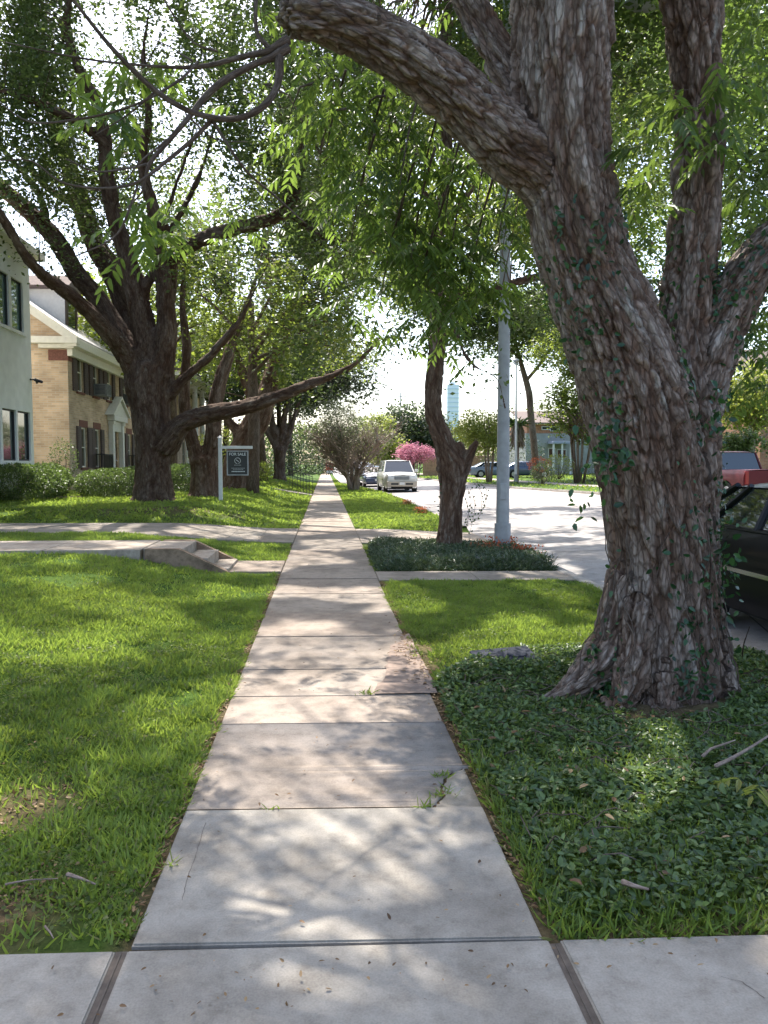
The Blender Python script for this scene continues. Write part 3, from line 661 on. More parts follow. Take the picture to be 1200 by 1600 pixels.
bank(2.35, 5.0, 10500, .060, .0088, -2.6, SWL, 'grass', 'green lawn grass with a worn bare patch by the near left corner', edge)
bank(5.0, 8.6, 6000, .056, .0105, -4.1, SWL, 'grass', 'sunlit bright lawn grass left of the sidewalk in front of the steps', edge)
bank(8.6, 15.1, 2900, .058, .012, -6.6, SWL, 'grass', 'lawn grass around the raised walk and garden steps', nopath)
nearedge = lambda x, y: y > 17.95-SH*x
bank(17.95, 30, 480, .08, .035, -13, SWL-.02, 'grass', 'lawn grass under the large spreading oak', nearedge)
bank(30, 60, 110, .1, .08, -16, SWL-.05, 'grass', 'lawn grass of the neighbouring front yards', lambda x, y: ~((y > 37.1) & (y < 38.7)))
rg = lambda x, y: ((y < 9.93-SH*x) | (y > 18-SH*x)) & (x > SWR+.04+.25*np.exp(-((y-6.1)/.7)**2)*vnoise(np.stack([y*5, 0*y, 0*y], 1), 3)) & (x < curbX(y)-.16)
bound = lambda x: np.interp(x, [.6, .78, 1.1, 1.5, 2.0, 3.6], [4.9, 5.25, 5.75, 5.95, 6.0, 5.7])
bank(4.9, 9.93, 7500, .05, .0085, .7, 3.4, 'grass', 'verge grass between the shaggy tree and the short kerb walk', lambda x, y: rg(x, y) & (y > bound(x)-.1*rng.random(len(x))))
bank(18.1, 34, 700, .08, .03, .7, 3.4, 'grass', 'verge grass beyond the driveway toward the parked cars', rg)
bank(34, 75, 150, .1, .07, .7, 3.4, 'grass', 'far verge grass under the twiggy grey tree', rg)
p = scatter(9000, 7, 40, 22, 90, lambda x, y: (x > farX(y)+.1) & ((x < farX(y)+3.15) | (x > farX(y)+4.55)) & in_view(x, y))
blades('grass', p, .14, .12, 'lawn grass on the far side of the street', zf=rz)
# blades spilling over the walk edges
for sx, sg in ((SWL, -1), (SWR, 1)):
    yy_ = 2.45+rng.random(9000)**1.2*12; kk_ = vnoise(np.stack([yy_*5, 0*yy_, 0*yy_], 1), 12+sg) > .42; yy_ = yy_[kk_]; yy_ = yy_[~((yy_ > 10.5) & (yy_ < 12.1) & (sg < 0)) & ~((yy_ > 9.9) & (yy_ < 10.85)) & ((sg < 0) | (yy_ > 5.9))]
    p = np.stack([sx+sg*(.012+.04*rng.random(len(yy_))), yy_], 1); blades('grass', p, .055, .007, 'grass blades spilling over the '+('left' if sg < 0 else 'right')+' edge of the sidewalk', lean=1.3)
# broad leaved weeds through the near lawns
for (x0, x1, y0, y1, n0, k0) in ((-2.6, SWL, 2.45, 6.5, 16000, edge), (.7, 3.2, 5.6, 9.0, 6000, rg)):
    p = scatter(n0, x0, x1, y0, y1, lambda x, y: k0(x, y) & in_view(x, y) & (fbm(np.stack([x*2.6, y*2.6, 0*x], 1), 2, 71) > .53) & (y > np.where(x > 0, bound(x), 0)))
    n = len(p); pos = np.stack([p[:, 0], p[:, 1], H(p[:, 0], p[:, 1])+.015+.045*rng.random(n)], 1); nr = rng.normal(size=(n, 3))*.4; nr[:, 2] = 1; d = rng.normal(size=(n, 3)); d[:, 2] *= .3
    L = .017*rng.uniform(.6, 1.4, n); tag(put('weeds', leaves_mesh('weeds', pos, d, nr, L, L*.7, .2+.6*rng.random(n)), M['brightleaf']), 'small broad leaved weeds in the '+('left' if x0 < 0 else 'right')+' lawn grass', 'weeds', kind='stuff')
# grass mixed in the ground cover near the camera
p = scatter(44000, .72, 3.3, 2.2, 4.4, lambda x, y: (y > 2.345-.034*x) & (rng.random(len(x)) < np.clip((4.5-y-.15*x+.6*(vnoise(np.stack([x*3, y*3, 0*x], 1), 8)-.5))/1.3, 0, .8)))
blades('grass', p, .085, .008, 'long shaded grass mixed into the ground cover near the front walk', tint=np.where(rng.random(len(p)) < .06, .05, .12+.6*rng.random(len(p))), lean=.8)
# ground cover
p = scatter(135000, .72, 3.35, 2.3, 6.1, lambda x, y: (y > 2.42-.034*x) & (y < bound(x)) & (x > SWR+.04+.05*vnoise(np.stack([y*7, 0*y, 0*y], 1), 6)) & (rng.random(len(x)) < np.clip(.3+(y-2.4)*.45, 0, 1)*np.clip((fbm(np.stack([x*3.5, y*3.5, 0*x], 1), 2, 66)-.18)*6, .15, 1)))
n = len(p); hb = (.085-.07*np.exp(-((p[:, 0]-2.05)**2+(p[:, 1]-4.6)**2)/.55))*fbm(np.stack([p[:, 0]*3, p[:, 1]*3, 0*p[:, 0]], 1), 3, 14)*np.minimum(1, (p[:, 0]-SWR)*6)+.01
pos = np.stack([p[:, 0], p[:, 1], H(p[:, 0], p[:, 1])+hb*rng.random(n)**.5*1.3], 1)
d = rng.normal(size=(n, 3)); d[:, 2] = d[:, 2]*.35+.15; nr = rng.normal(size=(n, 3))*.55; nr[:, 2] = 1
L = .030*rng.uniform(.45, 1.7, n); tn_ = np.where(rng.random(n) < .012, .02*rng.random(n), .05+.95*rng.random(n)**1.4)
_k = (pos[:, 0]-2.12)**2+(pos[:, 1]-4.78)**2 > .2; pos, d, nr, L, tn_ = pos[_k], d[_k], nr[_k], L[_k], tn_[_k]
tag(put('ground_cover', leaves_mesh('ground_cover', pos, d, nr, L, L*.52, tn_), M['cover']), 'dark glossy vine ground cover around the base of the shaggy tree', 'ground cover', kind='stuff')
_st = []; r8 = np.random.default_rng(8)
for k in range(150):
    x_, y_ = r8.uniform(.78, 3.1), r8.uniform(2.6, 5.6); a_ = r8.random()*6.28; pts_ = []
    for s in range(7):
        a_ += r8.normal()*.35; x_ += math.cos(a_)*.06; y_ += math.sin(a_)*.06
        if not (.74 < x_ < 3.2 and 2.5 < y_ < float(bound(x_))): break
        pts_.append([x_, y_, float(H(x_, y_))+.05+.05*math.sin(s*.9+k)*r8.random()])
    if len(pts_) > 3: _st.append((pts_, [.0028]*len(pts_)))
_me, _ = wood_mesh('vine_runners', _st, .05, 5); tag(put('vine_runners', _me, M['twig']), 'thin brown runners threading through the ground cover', 'vine stems', kind='stuff')
# mondo bed
p = scatter(42000, .72, 3.3, 10.6, 14.7, lambda x, y: (y > 10.84-SH*x) & (y < 14.35-.12*(x-.8)-.5*sm((x-2.4)/.9)) & (x > .72+.25*np.abs((y-11.6)/2.5)**2*.3))
z0 = .05+.10*sm((p[:, 1]-10.84+SH*p[:, 0])/.25)*sm((p[:, 0]-.72)/.25)*(.6+.8*fbm(np.stack([p[:, 0]*3, p[:, 1]*3, 0*p[:, 0]], 1), 2, 9))
n = len(p); pos = np.stack([p[:, 0], p[:, 1], H(p[:, 0], p[:, 1])+z0*rng.random(n)], 1); d = np.stack([rng.normal(size=n), rng.normal(size=n), .5+rng.normal(size=n)*.4], 1)
tag(put('mondo_grass', leaves_mesh('mondo_grass', pos, d, rng.normal(size=(n, 3))+[0, 0, 1], .085*rng.uniform(.6, 1.3, n), .012*np.ones(n), np.clip(rng.random(n), 0, 1), TB), M['mondo']), 'low dark border planting in the bed around the forked tree and steel pole', 'border plants', kind='stuff')
# flowers in the bed
for (fx, fy, w, hh, lab) in ((3.05, 13.05, .13, .26, 'orange red flower clump hugging the foot of the steel pole'), (2.72, 12.9, .16, .17, 'low orange flowers left of the steel pole'), (3.2, 12.3, .12, .2, 'orange flowers right of the steel pole near the kerb'), (G(663, 805).x, 23.2, .09, .22, 'small orange flower tuft on the verge edge by the street'), (G(640, 792).x, 28, .1, .22, 'tiny orange flower tuft farther along the verge edge')):
    n = 260; pos = np.stack([fx+rng.normal(size=n)*w, fy+rng.normal(size=n)*w*.8, H(np.array([fx]), np.array([fy]))[0]+hh*rng.random(n)**.7], 1)
    th = thing('flower_clump', lab, 'flowers', (fx, fy, 0)); 
    o = put('blossom', leaves_mesh('blossom', pos-[fx, fy, 0], rng.normal(size=(n, 3))+[0, 0, .6], rng.normal(size=(n, 3)), .045*rng.uniform(.5, 1.2, n), .025*np.ones(n), rng.random(n)), M['orangeflower'], th)
    pos2 = pos*[1, 1, .6]-[fx, fy, 0]
    put('foliage', leaves_mesh('foliage', pos2[:160], rng.normal(size=(160, 3))+[0, 0, .6], rng.normal(size=(160, 3)), .06*np.ones(160), .02*np.ones(160), rng.random(160)), M['hedgeleaf'], th)
# leaf litter
def litter(n, fx, fy, size, label, z=None):
    x = fx(n); yv = fy(n); zz = (H(x, yv) if z is None else z)+.006+.012*rng.random(n)
    d = rng.normal(size=(n, 3)); d[:, 2] *= .15; nr = rng.normal(size=(n, 3))*.35; nr[:, 2] = 1
    L = size*rng.uniform(.4, 1.3, n); tag(put('leaf_litter', leaves_mesh('leaf_litter', np.stack([x, yv, zz], 1), d, nr, L, L*.45, rng.random(n)), M['litter']), label, 'leaf litter', kind='stuff')
litter(2600, lambda n: SWR+.01+np.abs(rng.normal(size=n))*.035, lambda n: 2.45+rng.random(n)**.8*7.4, .024, 'dry brown leaf bits in the soil gap along the right edge of the sidewalk')
litter(1800, lambda n: SWL-.01-np.abs(rng.normal(size=n))*.025, lambda n: 2.45+rng.random(n)**.8*8, .022, 'dry brown leaf bits along the left edge of the sidewalk')
litter(420, lambda n: -1.28+rng.normal(size=n)*.25, lambda n: 3.3+rng.normal(size=n)*.5, .03, 'dry leaves on the bare patch of the left lawn')
litter(260, lambda n: -1.05+rng.normal(size=n)*.2, lambda n: 2.62+np.abs(rng.normal(size=n))*.2, .022, 'dry leaf crumbs on the bare soil at the lower left lawn corner')
litter(130, lambda n: rng.uniform(-.9, 3, n), lambda n: 2.05+rng.random(n)*.22, .018, 'scattered dry crumbs on the crossing walk at the front', z=0.0)
litter(160, lambda n: rng.uniform(SWL, SWR, n), lambda n: 2.4+rng.random(n)**1.5*12, .02, 'scattered dry crumbs along the middle of the sidewalk', z=0.0)
litter(130, lambda n: rng.uniform(.8, 3.2, n), lambda n: rng.uniform(2.5, 5.2, n), .05, 'fallen brown leaves lying on the ground cover', z=.05)
litter(260, lambda n: SWR+.04-np.abs(rng.normal(size=n))*.08, lambda n: 6.0+rng.normal(size=n)*.5, .03, 'straw and soil washed over the right edge of the sidewalk', z=0.0)
# washed soil wedge and weeds in joints
pw = [G(*a, 0) for a in ((600, 1052), (633, 1040), (660, 1062), (688, 1085), (628, 1086), (612, 1070))]
wy = np.linspace(4.975, 6.75, 40); n1_ = fbm(np.stack([wy*6, 0*wy, 0*wy], 1), 3, 44)
xl_ = np.interp(wy, [5.05, 5.25, 5.7, 6.2, 6.6, 6.75], [.34, .36, .43, .53, .62, .68])+.12*(n1_-.5); bm = bmesh.new(); rows = []
for k in range(40): 
    xe = .72+.02*n1_[k]; rows.append([bm.verts.new((xl_[k]+(xe-xl_[k])*s, wy[k]-SH*(xl_[k]+(xe-xl_[k])*s), (.0046 if s < .01 or k == 0 else .0065)+.004*abs(math.sin(k*1.3+s*9))*s)) for s in (0, .06, .2, .5, .8, 1)])
for k in range(39):
    for j in range(5): bm.faces.new([rows[k][j], rows[k][j+1], rows[k+1][j+1], rows[k+1][j]])
me = bpy.data.meshes.new('soil_wash'); bm.to_mesh(me); bm.free(); o = put('soil_wash', me, plain('pinkish_dust', (.225, .165, .13), .95, nz=.35, scale=14)); o['kind'] = 'structure'
# hairline cracks in the slabs: thin grooves filled with dirt
def crackline(pts, w, seed):
    rg_ = random.Random(seed); ps = [G(a, b, .0) for a, b in pts]; q = []
    for i in range(len(ps)-1):
        for k in range(8): s = k/8; v = ps[i].lerp(ps[i+1], s); q.append((v.x+rg_.gauss(0, w*1.0), v.y+rg_.gauss(0, w*1.0)))
    bm = bmesh.new(); pr = None
    for i, (x, y) in enumerate(q):
        ww = w*rg_.uniform(.3, 1.1); a_ = bm.verts.new((x-ww, y, .0012)); b_ = bm.verts.new((x+ww, y+ww*.5, .0012))
        if pr: bm.faces.new([pr[0], pr[1], b_, a_])
        pr = (a_, b_)
    me = bpy.data.meshes.new('crack'); bm.to_mesh(me); bm.free(); return me
for pts, w, sd in (([(321, 1286), (308, 1330), (292, 1375), (283, 1412)], .0014, 1), ([(640, 1240), (668, 1236), (690, 1231)], .003, 3), ([(1195, 1560), (1160, 1535), (1120, 1525)], .0015, 5)):
    o = put('crack', crackline(pts, w, sd), plain('crack_dirt', (.10, .08, .065), .95)); o['kind'] = 'structure'
wp = []
for (a, b, n, s) in ((690, 1212, 26, .022), (690, 1240, 34, .03), (575, 1083, 30, .03), (660, 1262, 14, .02), (262, 1352, 14, .02), (640, 965, 40, .05), (425, 1265, 7, .02)):
    g_ = G(a, b); k = np.stack([g_.x+rng.normal(size=n)*s, g_.y+rng.normal(size=n)*s*.7], 1); wp.append(k)
wp = np.vstack(wp); blades('weeds', wp, .05, .006, 'small green weeds growing out of the sidewalk cracks and joints', lean=1.2, cat='weeds', zf=lambda x, y: x*0)

# ---------------------------------------------------------------- the big shaggy tree
def ground_pt(px, py): return G(px, py)
rng = np.random.default_rng(5)
BT = thing('shaggy_bark_tree', 'huge shaggy barked tree with forking trunk at the right of the sidewalk', 'tree', (2.25, 5.15, 0))
bt0 = np.array([2.25, 5.15, 0])
def rel(o, t): o.location = -Vector(t.location); return o
Yb = 4.92
# limbs: (px, py, Y, width px)
LB = [
 [(1036, 1150, Yb, 225), (1038, 1090, Yb, 205), (1038, 1030, Yb, 190), (1037, 960, Yb, 172), (1034, 880, Yb, 162), (1026, 800, Yb, 160), (1012, 700, Yb, 165), (990, 600, Yb, 165), (955, 500, Yb, 150), (915, 400, Yb, 138), (893, 300, Yb, 142), (882, 200, Yb-.03, 140), (880, 100, Yb-.05, 145), (882, 0, Yb-.1, 145), (885, -140, Yb-.15, 140), (870, -350, Yb-.1, 120), (840, -700, Yb, 80), (800, -1100, Yb+.3, 40)],
 [(1040, 950, Yb+.08, 150), (1055, 800, Yb+.1, 125), (1062, 690, Yb+.12, 120), (1064, 600, Yb+.14, 112), (1070, 500, Yb+.15, 90), (1080, 400, Yb+.15, 78), (1088, 300, Yb+.15, 74), (1091, 200, Yb+.15, 72), (1088, 100, Yb+.15, 74), (1078, 0, Yb+.15, 86), (1060, -130, Yb+.2, 80), (1080, -400, Yb+.4, 60), (1150, -800, Yb+.8, 34)],
 [(1060, 690, Yb+.14, 110), (1095, 590, Yb+.12, 100), (1128, 510, Yb+.1, 84), (1165, 440, Yb+.05, 80), (1215, 385, Yb, 84), (1290, 320, Yb-.1, 80), (1420, 200, Yb-.2, 60), (1560, -50, Yb-.1, 40), (1600, -400, Yb+.3, 25)],
 [(905, 330, Yb, 120), (850, 265, Yb, 118), (805, 235, Yb-.02, 112), (750, 185, Yb-.05, 104), (690, 128, Yb-.1, 98), (630, 85, Yb-.15, 92), (570, 52, Yb-.18, 84), (510, 30, Yb-.2, 80), (462, 22, Yb-.2, 72), (446, 24, Yb-.2, 60)],
 [(860, 210, Yb+.05, 60), (815, 140, Yb+.12, 56), (770, 70, Yb+.2, 52), (730, 0, Yb+.3, 50), (690, -90, Yb+.5, 46), (600, -300, Yb+.8, 36), (450, -600, Yb+1.2, 24)],
 # flare roots
 [(985, 900, Yb-.05, 70), (965, 985, Yb-.08, 74), (935, 1040, Yb-.12, 66), (895, 1078, Yb-.16, 50), (845, 1105, Yb-.2, 30), (780, 1140, Yb-.3, 16)],
 [(1035, 930, Yb-.12, 90), (1040, 1030, Yb-.2, 84), (1040, 1080, Yb-.27, 76), (1036, 1112, Yb-.34, 66), (1030, 1150, Yb-.42, 46), (1020, 1200, Yb-.5, 24)],
 [(1085, 930, Yb-.05, 76), (1105, 1020, Yb-.1, 76), (1128, 1075, Yb-.2, 60), (1165, 1120, Yb-.25, 40), (1230, 1160, Yb-.3, 22)],
 [(990, 960, Yb+.1, 80), (960, 1010, Yb+.25, 70), (930, 1040, Yb+.45, 36)], [(1000, 950, Yb-.15, 70), (990, 1040, Yb-.25, 60), (970, 1100, Yb-.35, 44), (950, 1150, Yb-.45, 24)],
]
limbs = [limb(l) for l in LB]
tr_me, tr_all, tr_pts = fused_wood('trunk', limbs, .0105, .05, .034, 12.5, seed=4, bigamp=2.6)
rel(put('trunk', tr_me, M['bark_near'], BT), BT)
# leafless hanging branches of the left limb
D = Yb-.25
BR = [
 [(450, 62, D, 22), (415, 70, D-.02, 15), (370, 78, D-.05, 11), (310, 95, D-.1, 10), (250, 98, D-.15, 6), (120, 85, D-.2, 4), (0, 60, D-.3, 2)],
 [(450, 75, D, 20), (400, 88, D-.05, 13), (345, 118, D-.1, 14), (315, 145, D-.1, 14), (290, 178, D-.12, 11), (262, 215, D-.15, 10), (235, 255, D-.2, 8), (225, 300, D-.2, 4), (200, 330, D-.2, 2)],
 [(435, 80, D, 20), (428, 130, D-.1, 15), (408, 162, D-.2, 14), (375, 182, D-.25, 12), (340, 187, D-.3, 12), (290, 176, D-.35, 11), (240, 145, D-.4, 11), (190, 95, D-.45, 10), (150, 50, D-.5, 8), (110, 0, D-.55, 7), (70, -60, D-.6, 5)],
 [(330, 188, D-.3, 9), (300, 215, D-.3, 9), (262, 250, D-.35, 8), (215, 290, D-.4, 6), (160, 303, D-.42, 5), (95, 292, D-.45, 4), (50, 258, D-.5, 3), (0, 255, D-.5, 2)],
 [(330, 186, D-.3, 8), (352, 225, D-.25, 6), (385, 265, D-.2, 5), (430, 302, D-.1, 5), (480, 345, D, 3)],
 [(215, 290, D-.4, 5), (200, 345, D-.4, 5), (178, 378, D-.4, 4), (125, 402, D-.45, 3)],
 [(125, 402, D-.45, 2), (118, 375, D-.45, 1.6), (100, 340, D-.45, 1.2)], [(178, 378, D-.4, 2), (150, 345, D-.4, 1.5), (120, 340, D-.4, 1)],
 [(310, 96, D-.1, 6), (230, 148, D-.15, 5), (130, 180, D-.2, 5), (52, 190, D-.25, 4), (0, 155, D-.3, 3)],
 [(235, 255, D-.2, 5), (160, 272, D-.25, 4), (105, 252, D-.3, 3)], [(260, 218, D-.2, 5), (225, 250, D-.3, 3), (190, 300, D-.3, 2)],
 [(425, 80, D, 12), (400, 40, D-.05, 9), (399, -20, D-.1, 8), (410, -90, D-.1, 6)],
 [(425, 132, D-.1, 6), (410, 130, D-.1, 4), (445, 145, D-.1, 3)], [(340, 80, D-.05, 5), (300, 55, D-.1, 4), (262, 0, D-.2, 4), (240, -40, D-.2, 3)],
 [(300, 95, D-.1, 5), (275, 70, D, 3), (245, 60, D, 2)], [(240, 145, D-.4, 5), (200, 180, D-.4, 3), (150, 215, D-.4, 2)],
 [(290, 178, D-.12, 4), (330, 210, D, 3), (380, 215, D+.1, 2)],
]
bl = [limb(l, .74) for l in BR]
bm_, ball = wood_mesh('branch', bl, .04, 8, wob=.085, seed=8)
rel(put('branch', bm_, M['twig'], BT), BT)

def fronds(anchors, dirs, Ls, rng, leaf=.095, pairs=6):
    pos = []; d = []; nr = []; ln = []; tn = []; rach = []
    for a, dr, L in zip(anchors, dirs, Ls):
        dr = dr/np.linalg.norm(dr); side = np.cross(dr, [0, 0, 1.]); side /= max(1e-6, np.linalg.norm(side)); up = np.cross(side, dr); c = .3+.7*rng.random()
        pts = []
        for k in range(pairs+1):
            s = k/pairs; p = a+dr*L*s+np.array([0, 0, -.28*L*s*s]); pts.append(p)
            if k == 0: continue
            ws = (1, -1) if k < pairs else (0,)
            for w in ws:
                dd = dr*.55+side*w*(.9)+np.array([0, 0, -.45-.4*rng.random()])+rng.normal(size=3)*.12
                if w == 0: dd = dr+np.array([0, 0, -.7])
                pos.append(p); d.append(dd); nr.append(up+rng.normal(size=3)*.35+np.array([0, 0, .3])); ln.append(leaf*(.7+.5*math.sin(3.14*min(1, s*.8+.1)))*rng.uniform(.85, 1.15)); tn.append(c*.75+.25*rng.random())
        rach.append(([pts[0], pts[len(pts)//2], pts[-1]], [.0025, .002, .001]))
    return np.array(pos), np.array(d), np.array(nr), np.array(ln), np.array(tn), rach
# drooping sprays of compound leaves (world anchors from twigs hanging off the limbs)
sprays = []; twl = []
def spray(px, py, Y, n, spread, L=.30):
    c = np.array(P(px, py, Y)); r = spread*Y/F_PX
    for k in range(n):
        a = c+rng.normal(size=3)*np.array([r, r*.8, r]); an = rng.random()*6.28
        sprays.append((a, np.array([math.cos(an), math.sin(an), rng.uniform(-.9, .25)]), L*rng.uniform(.7, 1.25)))
    return c
sp = []
def twig_to(px0, py0, Y0, px, py, Y, n, spread, L=.30):
    a = np.array(P(px0, py0, Y0)); c = spray(px, py, Y, n, spread, L); mid = (a+c)/2+np.array([0, 0, .12]); twl.append(([a, mid, c], [.012, .008, .003]))
for (px, py, Y, n, s) in [(560, 130, 6.2, 26, 45), (640, 170, 6.4, 30, 50), (600, 250, 6.6, 28, 45), (700, 290, 6.2, 30, 45), (650, 350, 6.8, 28, 45), (740, 350, 6.2, 24, 38), (560, 330, 7.4, 26, 50), (700, 420, 6.4, 30, 38), (610, 430, 6.9, 24, 45), (660, 480, 6.8, 22, 40), (730, 470, 6.6, 12, 25), (770, 300, 6.0, 16, 30), (545, 400, 7.4, 14, 40), (500, 230, 6.8, 22, 45), (640, 540, 7.0, 7, 25), (800, 370, 6.3, 7, 22), (590, 60, 7.2, 20, 60), (450, 190, 6.3, 18, 36), (380, 140, 6.5, 12, 36), (680, 60, 7.0, 22, 40), (620, 320, 6.0, 26, 50), (690, 370, 6.2, 24, 45), (700, 220, 6.4, 26, 45), (560, 210, 6.6, 22, 45), (640, 420, 6.2, 20, 40), (770, 430, 6.6, 10, 22), (795, 300, 6.6, 12, 16), (800, 240, 6.8, 10, 18), (790, 360, 6.8, 7, 14), (590, 500, 7.4, 18, 40), (500, 300, 7.4, 16, 45)]:
    twig_to(px+40, py-190 if py > 230 else py-60, 6.0, px, py, Y, n, s)
# bright sprays against the light at the upper left
for (px, py, Y, n, s) in [(300, 40, 5.8, 9, 34), (480, 120, 6.6, 12, 30), (420, 240, 7.0, 12, 36), (360, 300, 7.4, 9, 36), (190, 125, 5.4, 10, 26), (230, 90, 5.4, 8, 26), (340, 30, 5.6, 10, 30), (430, 20, 5.6, 10, 26), (150, 160, 5.2, 8, 26), (215, 340, 4.9, 8, 26), (245, 360, 5.0, 8, 26), (285, 300, 5.3, 5, 20), (250, 230, 5.3, 4, 24)]:
    spray(px, py, Y, n, s, .24)
# upper right
for (px, py, Y, n, s) in [(1010, 250, 4.7, 7, 20), (1060, 200, 4.6, 12, 30), (985, 290, 4.7, 7, 24), (1120, 150, 4.7, 16, 40), (1170, 250, 5.2, 24, 45), (1170, 110, 5.4, 22, 50), (1180, 500, 6.2, 26, 40), (1190, 580, 6.2, 16, 30), (1150, 320, 6.5, 24, 45), (1000, 150, 7, 20, 40), (980, 330, 7, 18, 34), (1010, 450, 7.2, 14, 30)]:
    spray(px, py, Y, n, s, .26)
_fk = light_gap(np.array([s_[0]+[0, 0, -.1] for s_ in sprays])); sprays = [s_ for s_, k_ in zip(sprays, _fk) if k_ or rng.random() < .3]
pos, d, nr, ln, tn, rach = fronds(*zip(*sprays), rng)
rel(put('foliage', leaves_mesh('foliage', pos, d, nr, ln, ln*.30, tn, T6), M['pecan'], BT), BT)
tw_, _ = wood_mesh('twig', twl+rach[::2], .12, 5); rel(put('twig', tw_, M['twig'], BT), BT)
# ... high canopy, mostly out of view: crown blobs placed to shade walk, lawn, street
tw = crown('crown', rng, tr_all, [((1.5, 8.0, 9.0), (4.2, 3.2, 1.9)), ((5.2, 7.5, 8.6), (3.2, 3.5, 2.0)), ((-1.6, 6.6, 8.2), (2.4, 2.4, 1.3)), ((3.2, 13, 10.5), (4.0, 3.2, 2.0)), ((7.5, 13, 9.5), (3.0, 4.0, 2)), ((2.5, 4.2, 8.6), (3.6, 2.0, 1.7)), ((1.0, 5.2, 7.2), (3.0, 1.6, 1.1)), ((-4.2, 8.6, 8.8), (2.6, 2.6, 1.4)), ((-5.4, 6.0, 8.2), (2.2, 2.4, 1.2)), ((-2.6, 9.5, 9.2), (2, 2, 1.2))],
           2100, 52, .34, .14, M['pecan'], BT, M['twig'], tpl=T4, gap=.40, gfreq=.8, wr=.42)
for c in BT.children:
    if c.name.startswith('crown'): rel(c, BT)
tm, _ = wood_mesh('twig', tw, .35, 5); rel(put('twig', tm, M['twig'], BT), BT)

# ivy climbing the trunk
Vt, Nt, Qt = tr_pts
iv = thing('climbing_ivy', 'dark ivy strands climbing the shaggy trunk beside the parked black car', 'ivy', (2.25, 4.9, 0))
cand = (Vt[:, 2] < 3.1) & (Nt[:, 1] < .35) & (Vt[:, 2] > .05); idx = np.where(cand)[0]
mk_ = fbm(np.stack([Vt[idx, 0]*4, Vt[idx, 1]*2, Vt[idx, 2]*1.1], 1), 3, 77); den = np.clip((mk_-.5)*7, 0, 1)
den *= np.where(Vt[idx, 2] < .35, 1.5, .55); sel = idx[rng.random(len(idx)) < den*.06]
n = len(sel); nrm = Nt[sel]+rng.normal(size=(n, 3))*.5; d = rng.normal(size=(n, 3)); d[:, 2] -= .6; d = d-nrm*(d*nrm).sum(1, keepdims=True)/np.maximum(1e-6, (nrm*nrm).sum(1, keepdims=True))
ext = Vt[sel]+Nt[sel]*(.012+.03*rng.random((n, 1)))
L = .04*rng.uniform(.6, 1.4, n)
# a bushier knot of ivy at mid height and hanging leaves beside the trunk
k1 = np.array(P(955, 700, Yb-.42)); k2 = np.array(P(925, 790, Yb-.2)); k3 = np.array(P(1118, 640, Yb-.2)); k4 = np.array(P(1140, 900, Yb-.2))
ex = [k1+rng.normal(size=(110, 3))*[.07, .03, .09], k2+rng.normal(size=(14, 3))*[.10, .05, .06], k3+rng.normal(size=(40, 3))*[.03, .05, .12], k4+rng.normal(size=(60, 3))*[.04, .06, .25]]
ex = np.vstack(ex); m_ = len(ex); ext = np.vstack([ext, ex]); d = np.vstack([d, rng.normal(size=(m_, 3))+[0, 0, -.8]]); nrm = np.vstack([nrm, rng.normal(size=(m_, 3))+[0, -1, .3]]); L = np.concatenate([L, .055*rng.uniform(.6, 1.3, m_)])
put('leaf', leaves_mesh('leaf', ext-[2.25, 4.9, 0], d, nrm, L, L*.6, rng.random(len(L)), T6), M['ivy'], iv)
st = []
for k in range(16):
    i = rng.choice(idx[(Vt[idx, 2] < .5)]); p = Vt[i].copy(); pts = [p+Nt[i]*.01]
    for s in range(rng.integers(5, 16)):
        p = p+np.array([rng.normal()*.04, 0, .10]); j = idx[np.argmin(((Vt[idx]-p)**2).sum(1))]; p = Vt[j]; pts.append(p+Nt[j]*.012)
    st.append((pts, [.0035]*len(pts)))
sm_, _ = wood_mesh('stem', st, .08, 5); rel(put('stem', sm_, M['twig'], iv), iv)

# ---------------------------------------------------------------- generic tree
def tree(name, label, base, specs, bark, leafm, blobs, n_cl, per, sigma, lsize, group=None, fused=None, step=.3, gap=.42, gfreq=.35, tpl=T4, wr=.55, scale=1.0, twigs=True, wob=.15, seed=1, sides=10, cat='tree', droop=0., up=.6, world=None):
    t = thing(name, label, cat, base, group=group)
    L = world if world is not None else [limb(s, scale) for s in specs]
    if fused: me, allp, _ = fused_wood('trunk', L, fused[0], step, fused[1], fused[2], seed)
    else: me, allp = wood_mesh('trunk', L, step, sides, wob, seed)
    rel(put('trunk', me, bark, t), t)
    if leafm is not None:
        tw = crown('crown', np.random.default_rng(seed), allp, blobs, n_cl, per, sigma, lsize, leafm, t, bark if twigs else None, tpl, gap, gfreq, wr, up, seed, droop=droop)
        for c in t.children:
            if c.name.startswith('crown'): rel(c, t)
        if tw:
            tm, _ = wood_mesh('twig', tw, .6, 4, wob=.3, seed=seed); rel(put('twig', tm, bark, t), t)
    return t
def B(px, py, Y, rx, ry, rz, w=1): p = P(px, py, Y); return ((p.x, p.y, p.z), (rx, ry, rz), w)
Y0 = 23.
